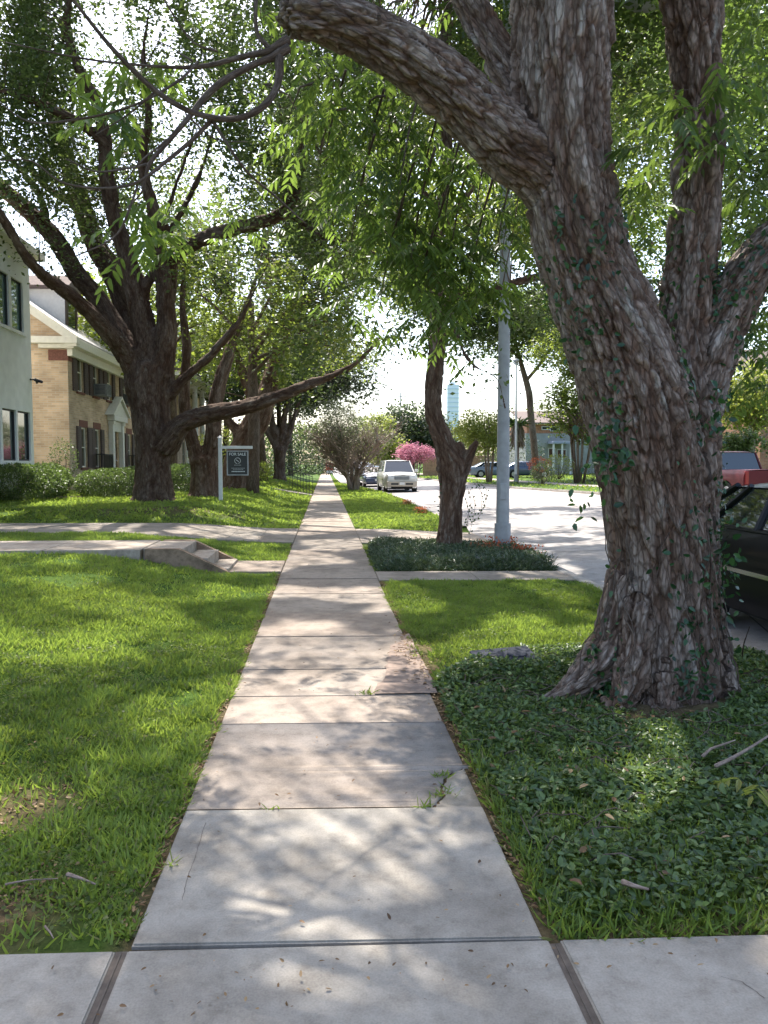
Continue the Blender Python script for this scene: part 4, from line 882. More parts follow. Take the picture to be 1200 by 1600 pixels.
oak = [
 [(240, 792, Y0, 100), (240, 778, Y0, 74), (239, 740, Y0, 60), (238, 690, Y0, 60), (236, 640, Y0, 66), (230, 600, Y0, 76), (232, 570, Y0, 70)],
 [(222, 600, Y0, 44), (200, 560, Y0-.3, 38), (170, 520, Y0-1, 32), (120, 470, Y0-2, 26), (70, 432, Y0-3, 23), (40, 400, Y0-4, 22), (0, 335, Y0-5, 20), (-70, 250, Y0-6, 16), (-160, 120, Y0-7, 8)],
 [(222, 590, Y0+.2, 46), (190, 530, Y0+.5, 38), (155, 470, Y0+1, 34), (120, 428, Y0+1.4, 34), (85, 370, Y0+1.8, 32), (40, 325, Y0+2, 30), (0, 290, Y0+2.2, 28), (-70, 230, Y0+2.5, 22), (-160, 80, Y0+3, 10)],
 [(228, 590, Y0+.6, 50), (205, 500, Y0+1.5, 44), (178, 430, Y0+2, 40), (148, 380, Y0+2.5, 36), (128, 320, Y0+2.8, 32), (108, 265, Y0+3, 28), (92, 210, Y0+3.2, 24), (72, 150, Y0+3.5, 20), (52, 70, Y0+3.8, 16), (20, -60, Y0+4, 10)],
 [(236, 580, Y0, 46), (218, 480, Y0-.2, 38), (200, 410, Y0-.5, 32), (178, 335, Y0-.7, 28), (166, 270, Y0-1, 26), (163, 215, Y0-1.2, 24), (150, 160, Y0-1.5, 20), (125, 110, Y0-1.7, 20), (105, 50, Y0-2, 18), (110, -40, Y0-2.3, 12)],
 [(163, 225, Y0-1.2, 20), (130, 195, Y0-1.6, 18), (80, 170, Y0-2, 16), (30, 150, Y0-2.5, 12), (-40, 130, Y0-3, 8)],
 [(250, 600, Y0, 46), (260, 520, Y0-.3, 38), (256, 440, Y0-.6, 30), (246, 380, Y0-.9, 26), (238, 320, Y0-1.2, 22), (222, 255, Y0-1.5, 18), (232, 180, Y0-1.8, 14), (224, 90, Y0-2, 12), (235, 0, Y0-2.4, 8)],
 [(258, 560, Y0+.2, 34), (262, 470, Y0+.2, 28), (272, 405, Y0, 24), (305, 380, Y0-.3, 24), (355, 362, Y0-.6, 25), (410, 348, Y0-1, 24), (450, 325, Y0-1.3, 22), (468, 270, Y0-1.6, 16), (474, 200, Y0-2, 13), (492, 110, Y0-2.4, 9), (505, 0, Y0-2.8, 6)],
 [(452, 322, Y0-1.3, 14), (440, 275, Y0-1.2, 11), (442, 200, Y0-1.2, 8), (430, 120, Y0-1.2, 5)],
 [(445, 330, Y0-1.3, 14), (500, 365, Y0-1.8, 12), (560, 385, Y0-2.3, 9), (640, 420, Y0-3, 5)],
 [(262, 620, Y0, 24), (290, 590, Y0-.3, 18), (330, 555, Y0-.7, 15), (368, 510, Y0-1, 12), (390, 470, Y0-1.3, 8), (420, 410, Y0-1.6, 4)],
 [(258, 700, Y0-.2, 46), (285, 662, Y0-.6, 36), (330, 646, Y0-1, 32), (390, 634, Y0-1.5, 28), (440, 618, Y0-2, 24), (500, 594, Y0-2.6, 17), (545, 574, Y0-3.1, 11), (578, 548, Y0-3.5, 7), (600, 520, Y0-3.8, 4)],
 [(246, 390, Y0-.9, 16), (290, 320, Y0-.4, 12), (320, 250, Y0, 10), (345, 160, Y0+.3, 7)], [(130, 325, Y0+2.8, 14), (70, 290, Y0+3.2, 12), (20, 220, Y0+3.6, 8)],
 [(75, 360, Y0+1.8, 16), (60, 300, Y0+1.6, 13), (0, 230, Y0+1.4, 9)], [(218, 470, Y0-.3, 20), (250, 400, Y0-.6, 16), (262, 330, Y0-1, 12), (300, 220, Y0-1.5, 8)],
]
oak = [[(a, b, c, w*.88) for a, b, c, w in l] for l in oak]
tree('spreading_oak', 'large dark spreading oak on the left lawn in front of the brick house', tuple(G(240, 780, .42)), oak, M['bark_oak'], M['oakleaf'],
     [B(120, 130, 23, 3.6, 4, 3.2), B(-40, 60, 22, 4, 4, 3.5), B(320, 80, 22, 3.2, 4, 3.0), B(420, 240, 21, 2.4, 3, 1.8), B(60, 300, 22, 2.6, 3, 1.8, .8), B(200, 300, 25, 2.6, 3, 1.8, .6), B(470, 60, 20, 2.4, 3.4, 2.4), B(500, 400, 20, 2.4, 2.4, 1.0, .8), B(350, 420, 22.5, 1.7, 2, .7, .9), B(150, -250, 22, 7, 6, 3, .55), B(430, -260, 20, 5, 5, 2.6, .45)],
     5200, 54, .42, .125, fused=(.045, .045, 6), step=.25, gap=.38, gfreq=.6, seed=3)
# two-stemmed reddish tree
tree('double_trunk_tree', 'reddish two stemmed tree between the oak and the sale sign', tuple(G(320, 776, .42)), [
 [(320, 784, 25.4, 66), (320, 770, 25.4, 48), (320, 740, 25.4, 42), (318, 715, 25.4, 44)], [(312, 730, 25.4, 26), (300, 690, 25.4, 22), (290, 650, 25.5, 20), (288, 600, 25.6, 16), (292, 540, 25.8, 14), (285, 470, 26, 10), (290, 380, 26, 6)],
 [(325, 730, 25.4, 28), (332, 690, 25.4, 26), (334, 650, 25.4, 26), (340, 610, 25.5, 22), (352, 570, 25.7, 20), (372, 510, 26, 14), (395, 450, 26.4, 10), (420, 360, 27, 6)]],
 M['bark_red'], M['brightleaf'], [B(380, 520, 26, 1.8, 2.2, 1.0), B(300, 440, 27, 1.6, 2, 1.6), B(440, 460, 27, 1.8, 2, 1.2)], 420, 32, .35, .12, fused=(.045, .04, 5), step=.2, seed=6, gap=.44, gfreq=.8)
tree('leaning_tree', 'thick trunk leaning right just behind the sale sign', tuple(G(366, 760, .45)), [
 [(364, 768, 33, 60), (366, 755, 33, 46), (370, 725, 33, 42), (384, 690, 33, 40), (402, 655, 33, 40), (414, 625, 33, 34), (430, 570, 33.5, 26), (450, 500, 34, 18), (480, 420, 34.5, 10)],
 [(384, 690, 33, 26), (366, 668, 33, 16), (352, 650, 33, 12), (330, 610, 33, 8)], [(402, 655, 33, 24), (392, 620, 33.3, 18), (372, 560, 33.6, 14), (360, 480, 34, 9)]],
 M['bark_red'], M['brightleaf'], [B(450, 520, 34, 3.2, 3.2, 2.0), B(520, 460, 34, 3, 3, 2.2), B(370, 560, 35, 2.2, 2.6, 1.2), B(440, 590, 33, 1.8, 2, .7), B(540, 340, 34, 3.4, 3, 2.2, 1.2), B(430, 250, 33, 3.2, 3, 2.4, 1.2), B(610, 420, 34, 2.6, 3, 1.8), B(300, 330, 34, 2.4, 3, 2.0), B(520, 180, 33, 3.4, 3, 2.4), B(605, 505, 36, 2.6, 2.6, 1.5), B(560, 560, 37, 2.2, 2.2, 1.0, .7), B(640, 480, 36, 2, 2, 1.3, .7)], 2800, 34, .45, .16, fused=(.06, .05, 4), step=.25, seed=9, gap=.44, gfreq=.6)
tree('grey_fan_tree', 'broad pale grey trunk fanning into several limbs behind the iron handrail', tuple(G(437, 749, .5)), [
 [(437, 752, 52, 26), (437, 742, 52, 19), (437, 715, 52, 18), (437, 700, 52, 22)], [(434, 708, 52, 10), (420, 680, 52, 9), (405, 650, 52, 8), (390, 610, 52, 6)], [(437, 705, 52, 12), (428, 670, 52, 11), (420, 630, 52, 9), (410, 570, 52, 6)],
 [(439, 705, 52, 12), (443, 660, 52, 11), (450, 620, 52, 9), (452, 560, 52, 6)], [(441, 708, 52, 12), (455, 670, 52, 10), (466, 630, 52, 8), (480, 590, 52, 5)], [(437, 700, 52.5, 12), (436, 650, 52.5, 9), (435, 600, 53, 6)]],
 M['bark_grey'], M['darkleaf'], [B(440, 560, 52, 5, 4, 3.0), B(400, 600, 53, 3.5, 3, 1.6), B(510, 590, 55, 4, 4, 2.4)], 800, 26, .55, .26, fused=(.08, .05, 3.5), step=.4, seed=12, gap=.38)
# twiggy grey tree by the verge
rg2 = np.random.default_rng(31); b0 = G(553, 766, 0); b0 = Vector((b0.x, b0.y, 0)); wl = []
for k in range(7):
    a = k/7*6.28+rg2.random()*.4; s = rg2.uniform(.5, 1.1)
    p0 = np.array(b0)+[rg2.normal()*.1, rg2.normal()*.1, -.05]; p1 = p0+[math.cos(a)*.18-.12, math.sin(a)*.15, .75]; p2 = p1+[math.cos(a)*.55*s-.15, math.sin(a)*.5*s, .9]; p3 = p2+[math.cos(a)*1.0*s, math.sin(a)*s, 1.2]
    wl.append(([p0, p1, p2, p3], [.15, .12, .08, .03]))
    for j in range(46):
        t_ = rg2.random(); q = p2*(1-t_)+p3*t_ if rg2.random() < .6 else p1*(1-t_)+p2*t_; an = rg2.random()*6.28; ln_ = rg2.uniform(.7, 1.9)
        e = q+[math.cos(an)*ln_*.75+math.cos(a)*.35, math.sin(an)*ln_*.75+math.sin(a)*.35, ln_*rg2.uniform(.2, 1.0)]; m_ = (q+e)/2+rg2.normal(size=3)*.1
        wl.append(([q, m_, e], [.03, .018, .006]))
        for jj in range(3):
            e2 = e+rg2.normal(size=3)*[.35, .35, .3]+[0, 0, .3]; wl.append(([m_*(.4)+e*.6, (e+e2)/2, e2], [.01, .007, .004]))
cz = np.array(b0)
tree('twiggy_tree', 'greyish half bare bushy tree on the verge left of the parked silver vehicle', tuple(b0), None, M['twigpale'], M['greyleaf'],
     [((cz[0]-.45, cz[1], 3.5), (2.1, 1.9, 1.75), 1), ((cz[0]-.9, cz[1], 2.7), (1.6, 1.6, .9), .5)], 1300, 28, .26, .07, world=wl, twigs=False, step=.5, sides=5, gap=.36, seed=14, wob=.05)
# forked pollard tree in the bed
Yc = 13.3
tree('forked_stub_tree', 'dark tree with a sawn stub fork standing in the border bed beside the steel pole', tuple(G(701, 862)), [
 [(702, 872, Yc, 58), (701, 858, Yc, 44), (703, 820, Yc, 38), (705, 785, Yc, 38), (707, 755, Yc, 44), (703, 725, Yc, 46), (693, 690, Yc, 34), (680, 655, Yc, 30), (676, 620, Yc, 28), (680, 570, Yc, 29), (684, 520, Yc, 31), (686, 470, Yc, 27), (680, 400, Yc, 22), (690, 320, Yc+.1, 20), (700, 240, Yc+.2, 18), (690, 120, Yc+.3, 16), (700, 0, Yc+.4, 12), (720, -150, Yc+.6, 8)],
 [(708, 760, Yc, 34), (724, 735, Yc, 24), (732, 712, Yc-.05, 20), (741, 698, Yc-.1, 13), (747, 688, Yc-.12, 8)], [(700, 735, Yc, 34), (710, 712, Yc, 27), (717, 698, Yc, 22), (718, 692, Yc, 16)],
 [(684, 480, Yc, 20), (655, 420, Yc, 16), (610, 360, Yc-.1, 12), (560, 300, Yc-.2, 9), (500, 240, Yc-.4, 6)], [(688, 340, Yc, 14), (650, 280, Yc+.2, 12), (620, 200, Yc+.3, 9), (610, 80, Yc+.4, 6)],
 [(684, 500, Yc, 14), (720, 455, Yc-.1, 14), (760, 460, Yc-.2, 15), (810, 440, Yc-.2, 14), (860, 430, Yc-.1, 12), (940, 420, Yc, 9), (1020, 380, Yc, 6)], [(690, 360, Yc, 14), (740, 290, Yc, 10), (800, 200, Yc+.2, 7), (850, 60, Yc+.3, 5)],
 [(686, 440, Yc, 10), (730, 560, Yc-.4, 7), (775, 590, Yc-.5, 5), (790, 640, Yc-.5, 3)]],
 M['bark_red'], M['oakleaf'], [B(650, 330, 13.3, 1.5, 1.5, 1.3), B(600, 420, 12.6, 1.2, 1.2, .8), B(640, 520, 13.0, 1.0, 1.1, .6, .8), B(780, 380, 13.2, 1.4, 1.4, 1.0), B(740, 160, 13.6, 1.8, 1.6, 1.6), B(560, 160, 13.2, 1.5, 1.5, 1.4), B(860, 470, 14, 1.2, 1.2, .7), B(745, 565, 12.7, .8, .8, .4, .5), B(650, -150, 14, 3.2, 2.6, 1.6), B(900, 120, 15, 2, 2, 2), B(450, 40, 14, 1.6, 2, 1.5), ((4.5, 17, 9.5), (3, 3.2, 1.5), 1), ((1.5, 17.5, 10.2), (2.6, 2.6, 1.3), .8)],
 2000, 50, .27, .09, fused=(.022, .024, 9), step=.12, seed=17, gap=.42, gfreq=.8)  # the high closing crown blobs are put in to shade the street
# strings of vine hanging by the stub
hv = thing('hanging_vine', 'thin curling vine strings with small leaves hanging beside the forked stub', 'vine', tuple(P(740, 800, 13.0)))
vs = []; lp = []
for (pts) in ([(738, 752), (752, 770), (750, 805), (738, 812)], [(730, 760), (736, 785), (728, 815)], [(742, 750), (760, 765), (757, 790), (750, 800)], [(735, 765), (742, 790), (735, 830)], [(728, 780), (732, 800), (730, 822)], [(688, 755), (686, 775), (687, 795)]):
    w = [np.array(P(a, b, 13.0)) for a, b in pts]; vs.append((w, [.003]*len(w))); pp, _ = catmull(w, [1]*len(w), .045); lp.append(pp+rng.normal(size=pp.shape)*.02)
vm, _ = wood_mesh('stem', vs, .05, 4); rel(put('stem', vm, M['twig'], hv), hv)
lp = np.vstack(lp); n = len(lp); rel(put('leaf', leaves_mesh('leaf', lp, rng.normal(size=(n, 3))+[0, 0, -1], rng.normal(size=(n, 3))+[0, -1, 0], .045*np.ones(n), .03*np.ones(n), rng.random(n)), M['ivy'], hv), hv)

# ---------------------------------------------------------------- farther trees
def simple_tree(name, label, px, py, Y, h, r, leafm, bark, n_cl, per, ls, seed, group='trees beyond the street', stems=1, trunk_w=.3, zb=.3, crown_c=None, cr=None, lean=(0, 0), gap=.4, sigma=None, wr=.55):
    b = P(px, py, Y); b = Vector((b.x, Y, zb)); rg = np.random.default_rng(seed); L = []
    for k in range(stems):
        a = rg.random()*6.28; o = .0 if stems == 1 else .25
        p0 = np.array([b.x+math.cos(a)*o, b.y+math.sin(a)*o, zb-.1]); top = np.array([b.x+lean[0]+math.cos(a)*o*3, b.y+lean[1]+math.sin(a)*o*3, zb+h*.62])
        mid = (p0+top)/2+rg.normal(size=3)*[.1*h*.15, .1*h*.15, 0]; L.append(([p0, mid, top], [trunk_w/2*1.2/max(1, stems*.45), trunk_w/2/max(1, stems*.45), trunk_w*.25/max(1, stems*.45)]))
        for j in range(7):
            an = rg.random()*6.28; t = rg.uniform(.55, 1); q = p0*(1-t)+top*t; e = q+[math.cos(an)*r*.7, math.sin(an)*r*.7, h*rg.uniform(.05, .3)]; L.append(([q, (q+e)/2+[0, 0, .1*h*.3], e], [trunk_w*.18, trunk_w*.12, trunk_w*.05]))
    c = crown_c or [((b.x+lean[0], b.y+lean[1], zb+h*.72), (r, r, h*.3), 1)]
    return tree(name, label, tuple(b), None, bark, leafm, c, n_cl, per, sigma or r*.13, ls, group=group, world=L, step=.8, sides=7, gap=gap, gfreq=1.2/r, seed=seed, wr=wr, twigs=False, wob=.1)
simple_tree('round_oak', 'dark rounded oak behind the pink blossom tree', 645, 700, 95, 9.5, 4.6, M['darkleaf'], M['bark_oak'], 420, 26, .42, 41, trunk_w=.6, gap=.3, crown_c=[((P(642, 690, 95).x, 95, 5.2), (4.4, 4.4, 3.6), 1), ((P(675, 690, 95).x, 95, 4.6), (3.6, 3.6, 3.0), .6)])
simple_tree('crape_myrtle', 'small tree covered in pink blossom behind the silver vehicle', 650, 738, 74, 3.7, 1.6, M['pinkflower'], M['twigpale'], 170, 26, .19, 42, stems=5, trunk_w=.22, crown_c=[((P(650, 716, 74).x, 74, 2.5), (2.0, 1.8, .85), 1), ((P(632, 722, 74).x, 74, 2.2), (1.2, 1.2, .6), .35)], gap=.34)
simple_tree('pale_tree', 'pale yellow green tree between the twiggy tree and the silver vehicle', 590, 735, 88, 7.5, 2.6, M['yellowleaf'], M['bark_grey'], 240, 26, .3, 43, trunk_w=.3, crown_c=[((P(592, 690, 88).x, 88, 4.2), (2.3, 2.3, 2.8), 1), ((P(606, 700, 88).x, 88, 3.6), (1.8, 1.8, 2.0), .6)])
simple_tree('young_tree', 'airy yellow green young tree across the street left of the steel pole', 764, 745, 56, 6, 2.2, M['yellowleaf'], M['twigpale'], 300, 24, .2, 44, stems=3, trunk_w=.22, crown_c=[((P(752, 675, 56).x, 56, 3.9), (2.2, 2, 1.5), 1), ((P(735, 668, 57).x, 57, 4.2), (1.6, 1.6, 1.3), .6), ((P(770, 695, 55).x, 55, 2.9), (1.7, 1.5, 1.0), .5), ((P(780, 640, 56).x, 56, 5.4), (1.1, 1.1, .9), .25)])
simple_tree('tall_leaning_tree', 'tall slim trunk curving upward in front of the brown roofed house', 838, 740, 62, 15, 4, M['oakleaf'], M['bark_red'], 1500, 28, .3, 45, trunk_w=.6, zb=.4, crown_c=[((P(815, 555, 62).x, 62, 10.8), (3.0, 3, 1.5), .7), ((P(880, 500, 60).x, 60, 13.0), (4.5, 4, 3.0), 1.1), ((P(760, 520, 60).x, 60, 12.5), (4.4, 4, 2.6), 1), ((P(700, 470, 60).x, 60, 15), (5, 4, 3), .8), ((P(840, 480, 56).x, 56, 12.5), (3.4, 3, 2.0), 1), ((P(620, 400, 60).x, 60, 18), (5, 4, 3), .7), ((P(890, 580, 60).x, 60, 9.4), (2.0, 2, 1.2), .4)], gap=.36)
tt = [o for o in col.objects if o.name == 'tall_leaning_tree'][0]
for c in list(tt.children):
    if c.name.startswith('trunk'):
        old = c.data; me, _ = wood_mesh('trunk', [limb([(840, 748, 62, 16), (838, 735, 62, 12), (834, 690, 62, 11), (829, 645, 62, 11), (827, 615, 62, 11), (819, 585, 62, 9), (812, 560, 62, 7), (800, 520, 62, 5)]), limb([(822, 595, 62, 6), (850, 560, 61, 5), (880, 500, 60, 4)]), limb([(812, 560, 62, 5), (780, 530, 61, 4), (750, 500, 60, 3)])], .6, 8); me.materials.append(M['bark_red']); c.data = me
simple_tree('clump_tree', 'multi stemmed green tree just left of the shaggy trunk across the street', 905, 752, 50, 7.5, 2.4, M['brightleaf'], M['bark_red'], 520, 26, .2, 46, stems=7, trunk_w=.5, zb=.25, crown_c=[((P(885, 640, 50).x, 50, 5.2), (1.9, 1.8, 1.3), 1), ((P(910, 610, 50).x, 50, 6.6), (2.2, 2, 1.6), 1), ((P(868, 670, 49).x, 49, 4.1), (1.2, 1.2, .9), .5), ((P(930, 690, 50).x, 50, 3.6), (1.6, 1.5, 1.0), .5), ((P(900, 540, 51).x, 51, 9), (3.0, 2.6, 2.0), 1)], gap=.36)
simple_tree('yard_tree', 'light leafy tree behind the red pickup truck', 1160, 720, 40, 6.5, 3, M['yellowleaf'], M['twigpale'], 420, 26, .18, 47, stems=3, trunk_w=.3, crown_c=[((P(1150, 650, 40).x, 40, 4.2), (2.2, 2, 1.4), 1), ((P(1185, 610, 40).x, 40, 5.4), (2.4, 2, 1.4), 1), ((P(1125, 600, 41).x, 41, 5.6), (1.6, 2, 1.2), .7)])
simple_tree('yard_tree', 'dense green shrub like tree low behind the cab of the red pickup truck', 1168, 720, 33, 3, 1.2, M['hedgeleaf'], M['bark_oak'], 160, 30, .13, 48, trunk_w=.2, crown_c=[((P(1165, 690, 33).x, 33, 2.35), (1.1, 1, .75), 1)])
simple_tree('street_tree', 'leafy tree filling the gap right of the shaggy trunk high above the black car', 1230, 700, 20, 10, 3.5, M['oakleaf'], M['bark_oak'], 900, 30, .16, 49, trunk_w=.5, zb=.2, crown_c=[((P(1180, 430, 20).x, 20, 6.4), (2.4, 2.4, 1.8), 1), ((P(1150, 250, 20).x, 20, 9.5), (2.8, 2.6, 2.2), 1), ((P(1180, 540, 20).x, 20, 4.7), (1.4, 1.5, .6), .5), ((P(1180, 60, 20).x, 20, 12.5), (3.5, 3, 2.2), 1.1)])
simple_tree('street_tree', 'bright backlit tree behind the gap between the two upright stems of the shaggy tree', 1012, 735, 38, 14, 5, M['brightleaf'], M['bark_oak'], 3000, 30, .22, 50, trunk_w=.5, zb=.2, crown_c=[((P(1000, 330, 38).x, 38, 13.5), (4.5, 4, 3.4), 1), ((P(1000, 100, 38).x, 37, 20), (5, 5, 3.4), 1), ((P(1010, 500, 38).x, 38, 8.8), (3, 2.6, 1.5), .6), ((5.5, 29.5, 11.5), (5.0, 5.0, 1.7), 2.8), ((5.5, 24, 11.8), (4.4, 4, 1.6), 2.2), ((10.5, 32, 12), (3.5, 4, 1.7), 1.2)])  # last crown blobs reach over the street, added for its shade
# row of verge and yard trees that roof over the far walk
k_ = 0
for (px, Y, sx, h, r, m_, lab) in ((300, 38, -7.5, 12, 4.4, 'brightleaf', 'bright leafy yard tree behind the two stemmed tree'), (480, 46, -3.6, 12, 4.6, 'oakleaf', 'green yard tree arching toward the walk above the handrail'), (400, 60, -8, 13, 5, 'darkleaf', 'dark tall yard tree behind the grey fan shaped trunk'), (500, 72, -3.2, 12, 5, 'darkleaf', 'dark tree closing over the far end of the sidewalk'),
                               (430, 31, -2.9, 12, 4.4, 'oakleaf', 'yard tree close to the walk whose crown arches over it')):
    k_ += 1; cx = sx
    if m_ == 'oakleaf' and sx > 0: bx = 2.7; by = 33.; 
    simple_tree('yard_tree' if sx < 0 else 'verge_tree', lab, 508+sx/Y*F_PX, 735, Y, h, r, M[m_], M['bark_oak'], 620, 28, .24 if Y < 50 else .3, 60+k_, group='trees arching over the walk', trunk_w=.45 if sx < 0 else .16, zb=.4 if sx < 0 else 0, crown_c=[((cx, Y, h*.72), (r, r, h*.2), 1), ((cx+1.5, Y-1.5, h*.52), (r*.6, r*.6, h*.1), .45)], gap=.42)

# ---------------------------------------------------------------- buildings
def PX(px, py, X):
    d = RM @ Vector(((px-600)/F_PX, (800-py)/F_PX, -1)); t = X/d.x
    return Vector((X, d.y*t, CAM_H+d.z*t))
def wall_holes(name, origin, ud, u1, z0, z1, holes, mat, parent, depth=.12, nrm=None):
    """vertical wall: origin (x,y), unit dir ud, from u=0..u1, rectangular holes (u0,u1,z0,z1) with reveals"""
    us = sorted({0, u1, *[h[0] for h in holes], *[h[1] for h in holes]}); zs = sorted({z0, z1, *[h[2] for h in holes], *[h[3] for h in holes]})
    V = []; F = []; U = []
    n = Vector(nrm)
    def q(pts, uvs):
        b = len(V); V.extend(pts); U.extend(uvs); F.append([b, b+1, b+2, b+3])
    pt = lambda u, z, o=0: (origin[0]+ud[0]*u-n.x*o, origin[1]+ud[1]*u-n.y*o, z)
    for a, b in zip(us[:-1], us[1:]):
        for c, d in zip(zs[:-1], zs[1:]):
            mu, mz = (a+b)/2, (c+d)/2
            if any(h[0] < mu < h[1] and h[2] < mz < h[3] for h in holes): continue
            q([pt(a, c), pt(b, c), pt(b, d), pt(a, d)], [(a, c), (b, c), (b, d), (a, d)])
    for h in holes:
        a, b, c, d = h
        for (p, r) in (((a, c), (b, c)), ((b, c), (b, d)), ((b, d), (a, d)), ((a, d), (a, c))):
            q([pt(*p), pt(*r), pt(*r, depth), pt(*p, depth)], [(p[0], p[1]), (r[0], r[1]), (r[0], r[1]+depth), (p[0], p[1]+depth)])
    me = mesh_np(name, V, np.array(F), uv=U); o = put(name, me, mat, parent); return o
def window(parent, X, y0, y1, z0, z1, glass, frame, inset=.09, mull=True, bar=.05):
    w = MB()
    xi = X-inset
    for a, b, c, d in ((y0, y1, z0, z0+bar), (y0, y1, z1-bar, z1), (y0, y0+bar, z0+bar, z1-bar), (y1-bar, y1, z0+bar, z1-bar)):
        w.box2((xi-.03, a+.002, c+.002), (xi+.03, b-.002, d-.002))
    if mull: w.box2((xi-.02, y0+bar, (z0+z1)/2-.02), (xi+.02, y1-bar, (z0+z1)/2+.02))
    f = w.put('window', frame, parent)
    MB().box2((xi-.02, y0+bar, z0+bar), (xi-.008, y1-bar, z1-bar)).put('pane', glass, f)
    return f
def relall(t):
    for c in t.children: c.location = -Vector(t.location)
# pale stucco building
Xw = P(50, 600, 26).x
t = thing('stucco_building', 'pale grey green stucco building at the left edge with tall dark framed windows', 'building', (Xw-4, 18, .3))
WY0, WY1 = 12., 26.
hl = []
def hx(px0, px1, pt, pb, X): a = PX(px0, pt, X); b = PX(px1, pt, X); c = PX((px0+px1)/2, pt, X); d = PX((px0+px1)/2, pb, X); return [a.y, b.y, d.z, c.z]
up = [hx(17, 35, 437, 515, Xw), hx(-3, 13, 428, 505, Xw)]
dn = [hx(27.5, 47, 643, 720, Xw), hx(3.5, 25, 640, 720, Xw), hx(-22, 0, 636, 720, Xw)]
for w in up: w[2:] = up[0][2:]
for w in dn: w[2:] = dn[0][2:]
hl = [(w[0]-WY0, w[1]-WY0, w[2], w[3]) for w in up+dn]
ZT = PX(50, 402, Xw).z
wall_holes('wall', (Xw, WY0), (0, 1), WY1-WY0, .1, ZT, hl, M['stucco'], t, nrm=(1, 0, 0))
MB().box2((Xw-12, WY0, .1), (Xw-.125, WY1-.002, ZT)).put('wall', M['stucco'], t)
for w in up+dn: window(t, Xw, *w, M['tealglass'] if w in up else M['glass'], M['blackpaint'], mull=False, bar=.045)
for gset in (up, dn):
    m = MB()
    a = min(w[0] for w in gset)-.12; b = max(w[1] for w in gset)+.12; c = gset[0][2]; d = gset[0][3]
    m.box2((Xw+.002, a, c-.12), (Xw+.05, b, c-.02)); m.put('window_sill', M['stucco'], t)
MB().prism([(Xw+.35, WY0-.4, ZT-.1), (Xw+.35, WY0-.4, ZT+.12), (Xw-6, WY0-.4, ZT+3.6), (Xw-12.4, WY0-.4, ZT+.12), (Xw-12.4, WY0-.4, ZT-.1)], (0, WY1-WY0+.9, 0)).put('roof', M['cream'], t)
relall(t)
cp = PX(51, 594, Xw); t = thing('wall_camera', 'small dark camera fixed near the corner of the pale stucco building', 'security camera', (Xw, 25.85, cp.z))
MB().cyl((0, 0, 0), (.16, 0, 0), .03).cyl((.16, -.02, .03), (.2, .05, -.12), .035).put('bracket', M['blackpaint'], t)
MB().cyl((.12, .03, .0), (.3, .16, -.06), .05).sph((.3, .16, -.06), .045).put('lens_housing', M['greyplastic'], t)

# tan brick house
Yg = 30.5; Xb = P(107, 620, Yg).x; zE = PX(107, 522, Xb).z; YE = 45.5; zb = .4
t = thing('brick_house', 'two storey tan brick house with dark shutters and a white pedimented doorway', 'house', (Xb, 38, zb))
def W(px0, px1, pt, pb): return hx(px0, px1, pt, pb, Xb)
ups = [W(122, 126, 549, 612), W(143, 152, 556, 614), W(166, 173, 568, 620), W(189, 195, 578, 626)]
dns = [W(129, 132.5, 666, 732), W(148, 154, 668, 732), W(199, 204, 672, 732), W(211, 215, 675, 732)]
zu = ups[1][2:]; zd = [dns[0][2], dns[0][3]]
def reg(y, z): return [y-.42, y+.42, z[0], z[1]]
yw = [31.9, 34.6, 37.9, 41.2, 44.0]
yc_u = [PX(124, 570, Xb).y, PX(148, 570, Xb).y, PX(169, 570, Xb).y, PX(193, 570, Xb).y, 44.3]
yc_d = [PX(131, 700, Xb).y, PX(152, 700, Xb).y, PX(202, 700, Xb).y, 44.3]
holes = []; wins = []
zu = (PX(124, 612, Xb).z, PX(124, 551, Xb).z); zd = (PX(131, 732, Xb).z+.05, PX(131, 668, Xb).z)
for y in yc_u: wins.append(reg(y, zu))
for y in yc_d: wins.append(reg(y, zd))
yd = PX(179, 700, Xb).y; dz0 = zb+.25; dz1 = PX(179, 668, Xb).z
holes = [(w[0]-Yg, w[1]-Yg, w[2], w[3]) for w in wins]+[(yd-.5-Yg, yd+.5-Yg, dz0, dz1)]
wall_holes('front_wall', (Xb, Yg), (0, 1), YE-Yg, zb-.3, zE, holes, M['brick'], t, nrm=(1, 0, 0))
# gable end
HW = 10.; V = [(Xb, Yg, zb-.3), (Xb-HW, Yg, zb-.3), (Xb-HW, Yg, zE), (Xb-HW/2, Yg, zE+HW/2*.68), (Xb, Yg, zE)]
g_ = mesh_np('end_wall', V, np.array([[0, 1, 2, 3, 4]]), uv=[(a[0], a[2]) for a in V]); put('end_wall', g_, M['brick'], t)
MB().box2((Xb-HW, Yg+.01, zb-.3), (Xb-.13, YE, zE-.02)).put('inner_wall', M['brick'], t)
m = MB()   # roof
for s in (0, 1):
    x0 = Xb+.42 if s == 0 else Xb-HW-.42; xr = Xb-HW/2; z0 = zE+.02-.42*.68
    m.prism([(x0, Yg-.3, z0), (x0, Yg-.3, z0+.14), (xr, Yg-.3, zE+HW/2*.68+.2), (xr, Yg-.3, zE+HW/2*.68+.06)], (0, YE-Yg+.6, 0))
m.put('roof', M['roof'], t)
m = MB(); m.prism([(Xb+.44, Yg-.34, zE-.5), (Xb+.44, Yg-.34, zE-.12), (Xb-HW/2, Yg-.34, zE+HW/2*.68+.24), (Xb-HW/2, Yg-.34, zE+HW/2*.68-.12)], (0, .32, 0))
m.box2((Xb-1.35, Yg-.36, zE-.42), (Xb+.48, Yg-.002, zE-.16), bev=.02); m.box2((Xb-1.0, Yg-.22, zE-.58), (Xb+.3, Yg-.003, zE-.425), bev=.01)
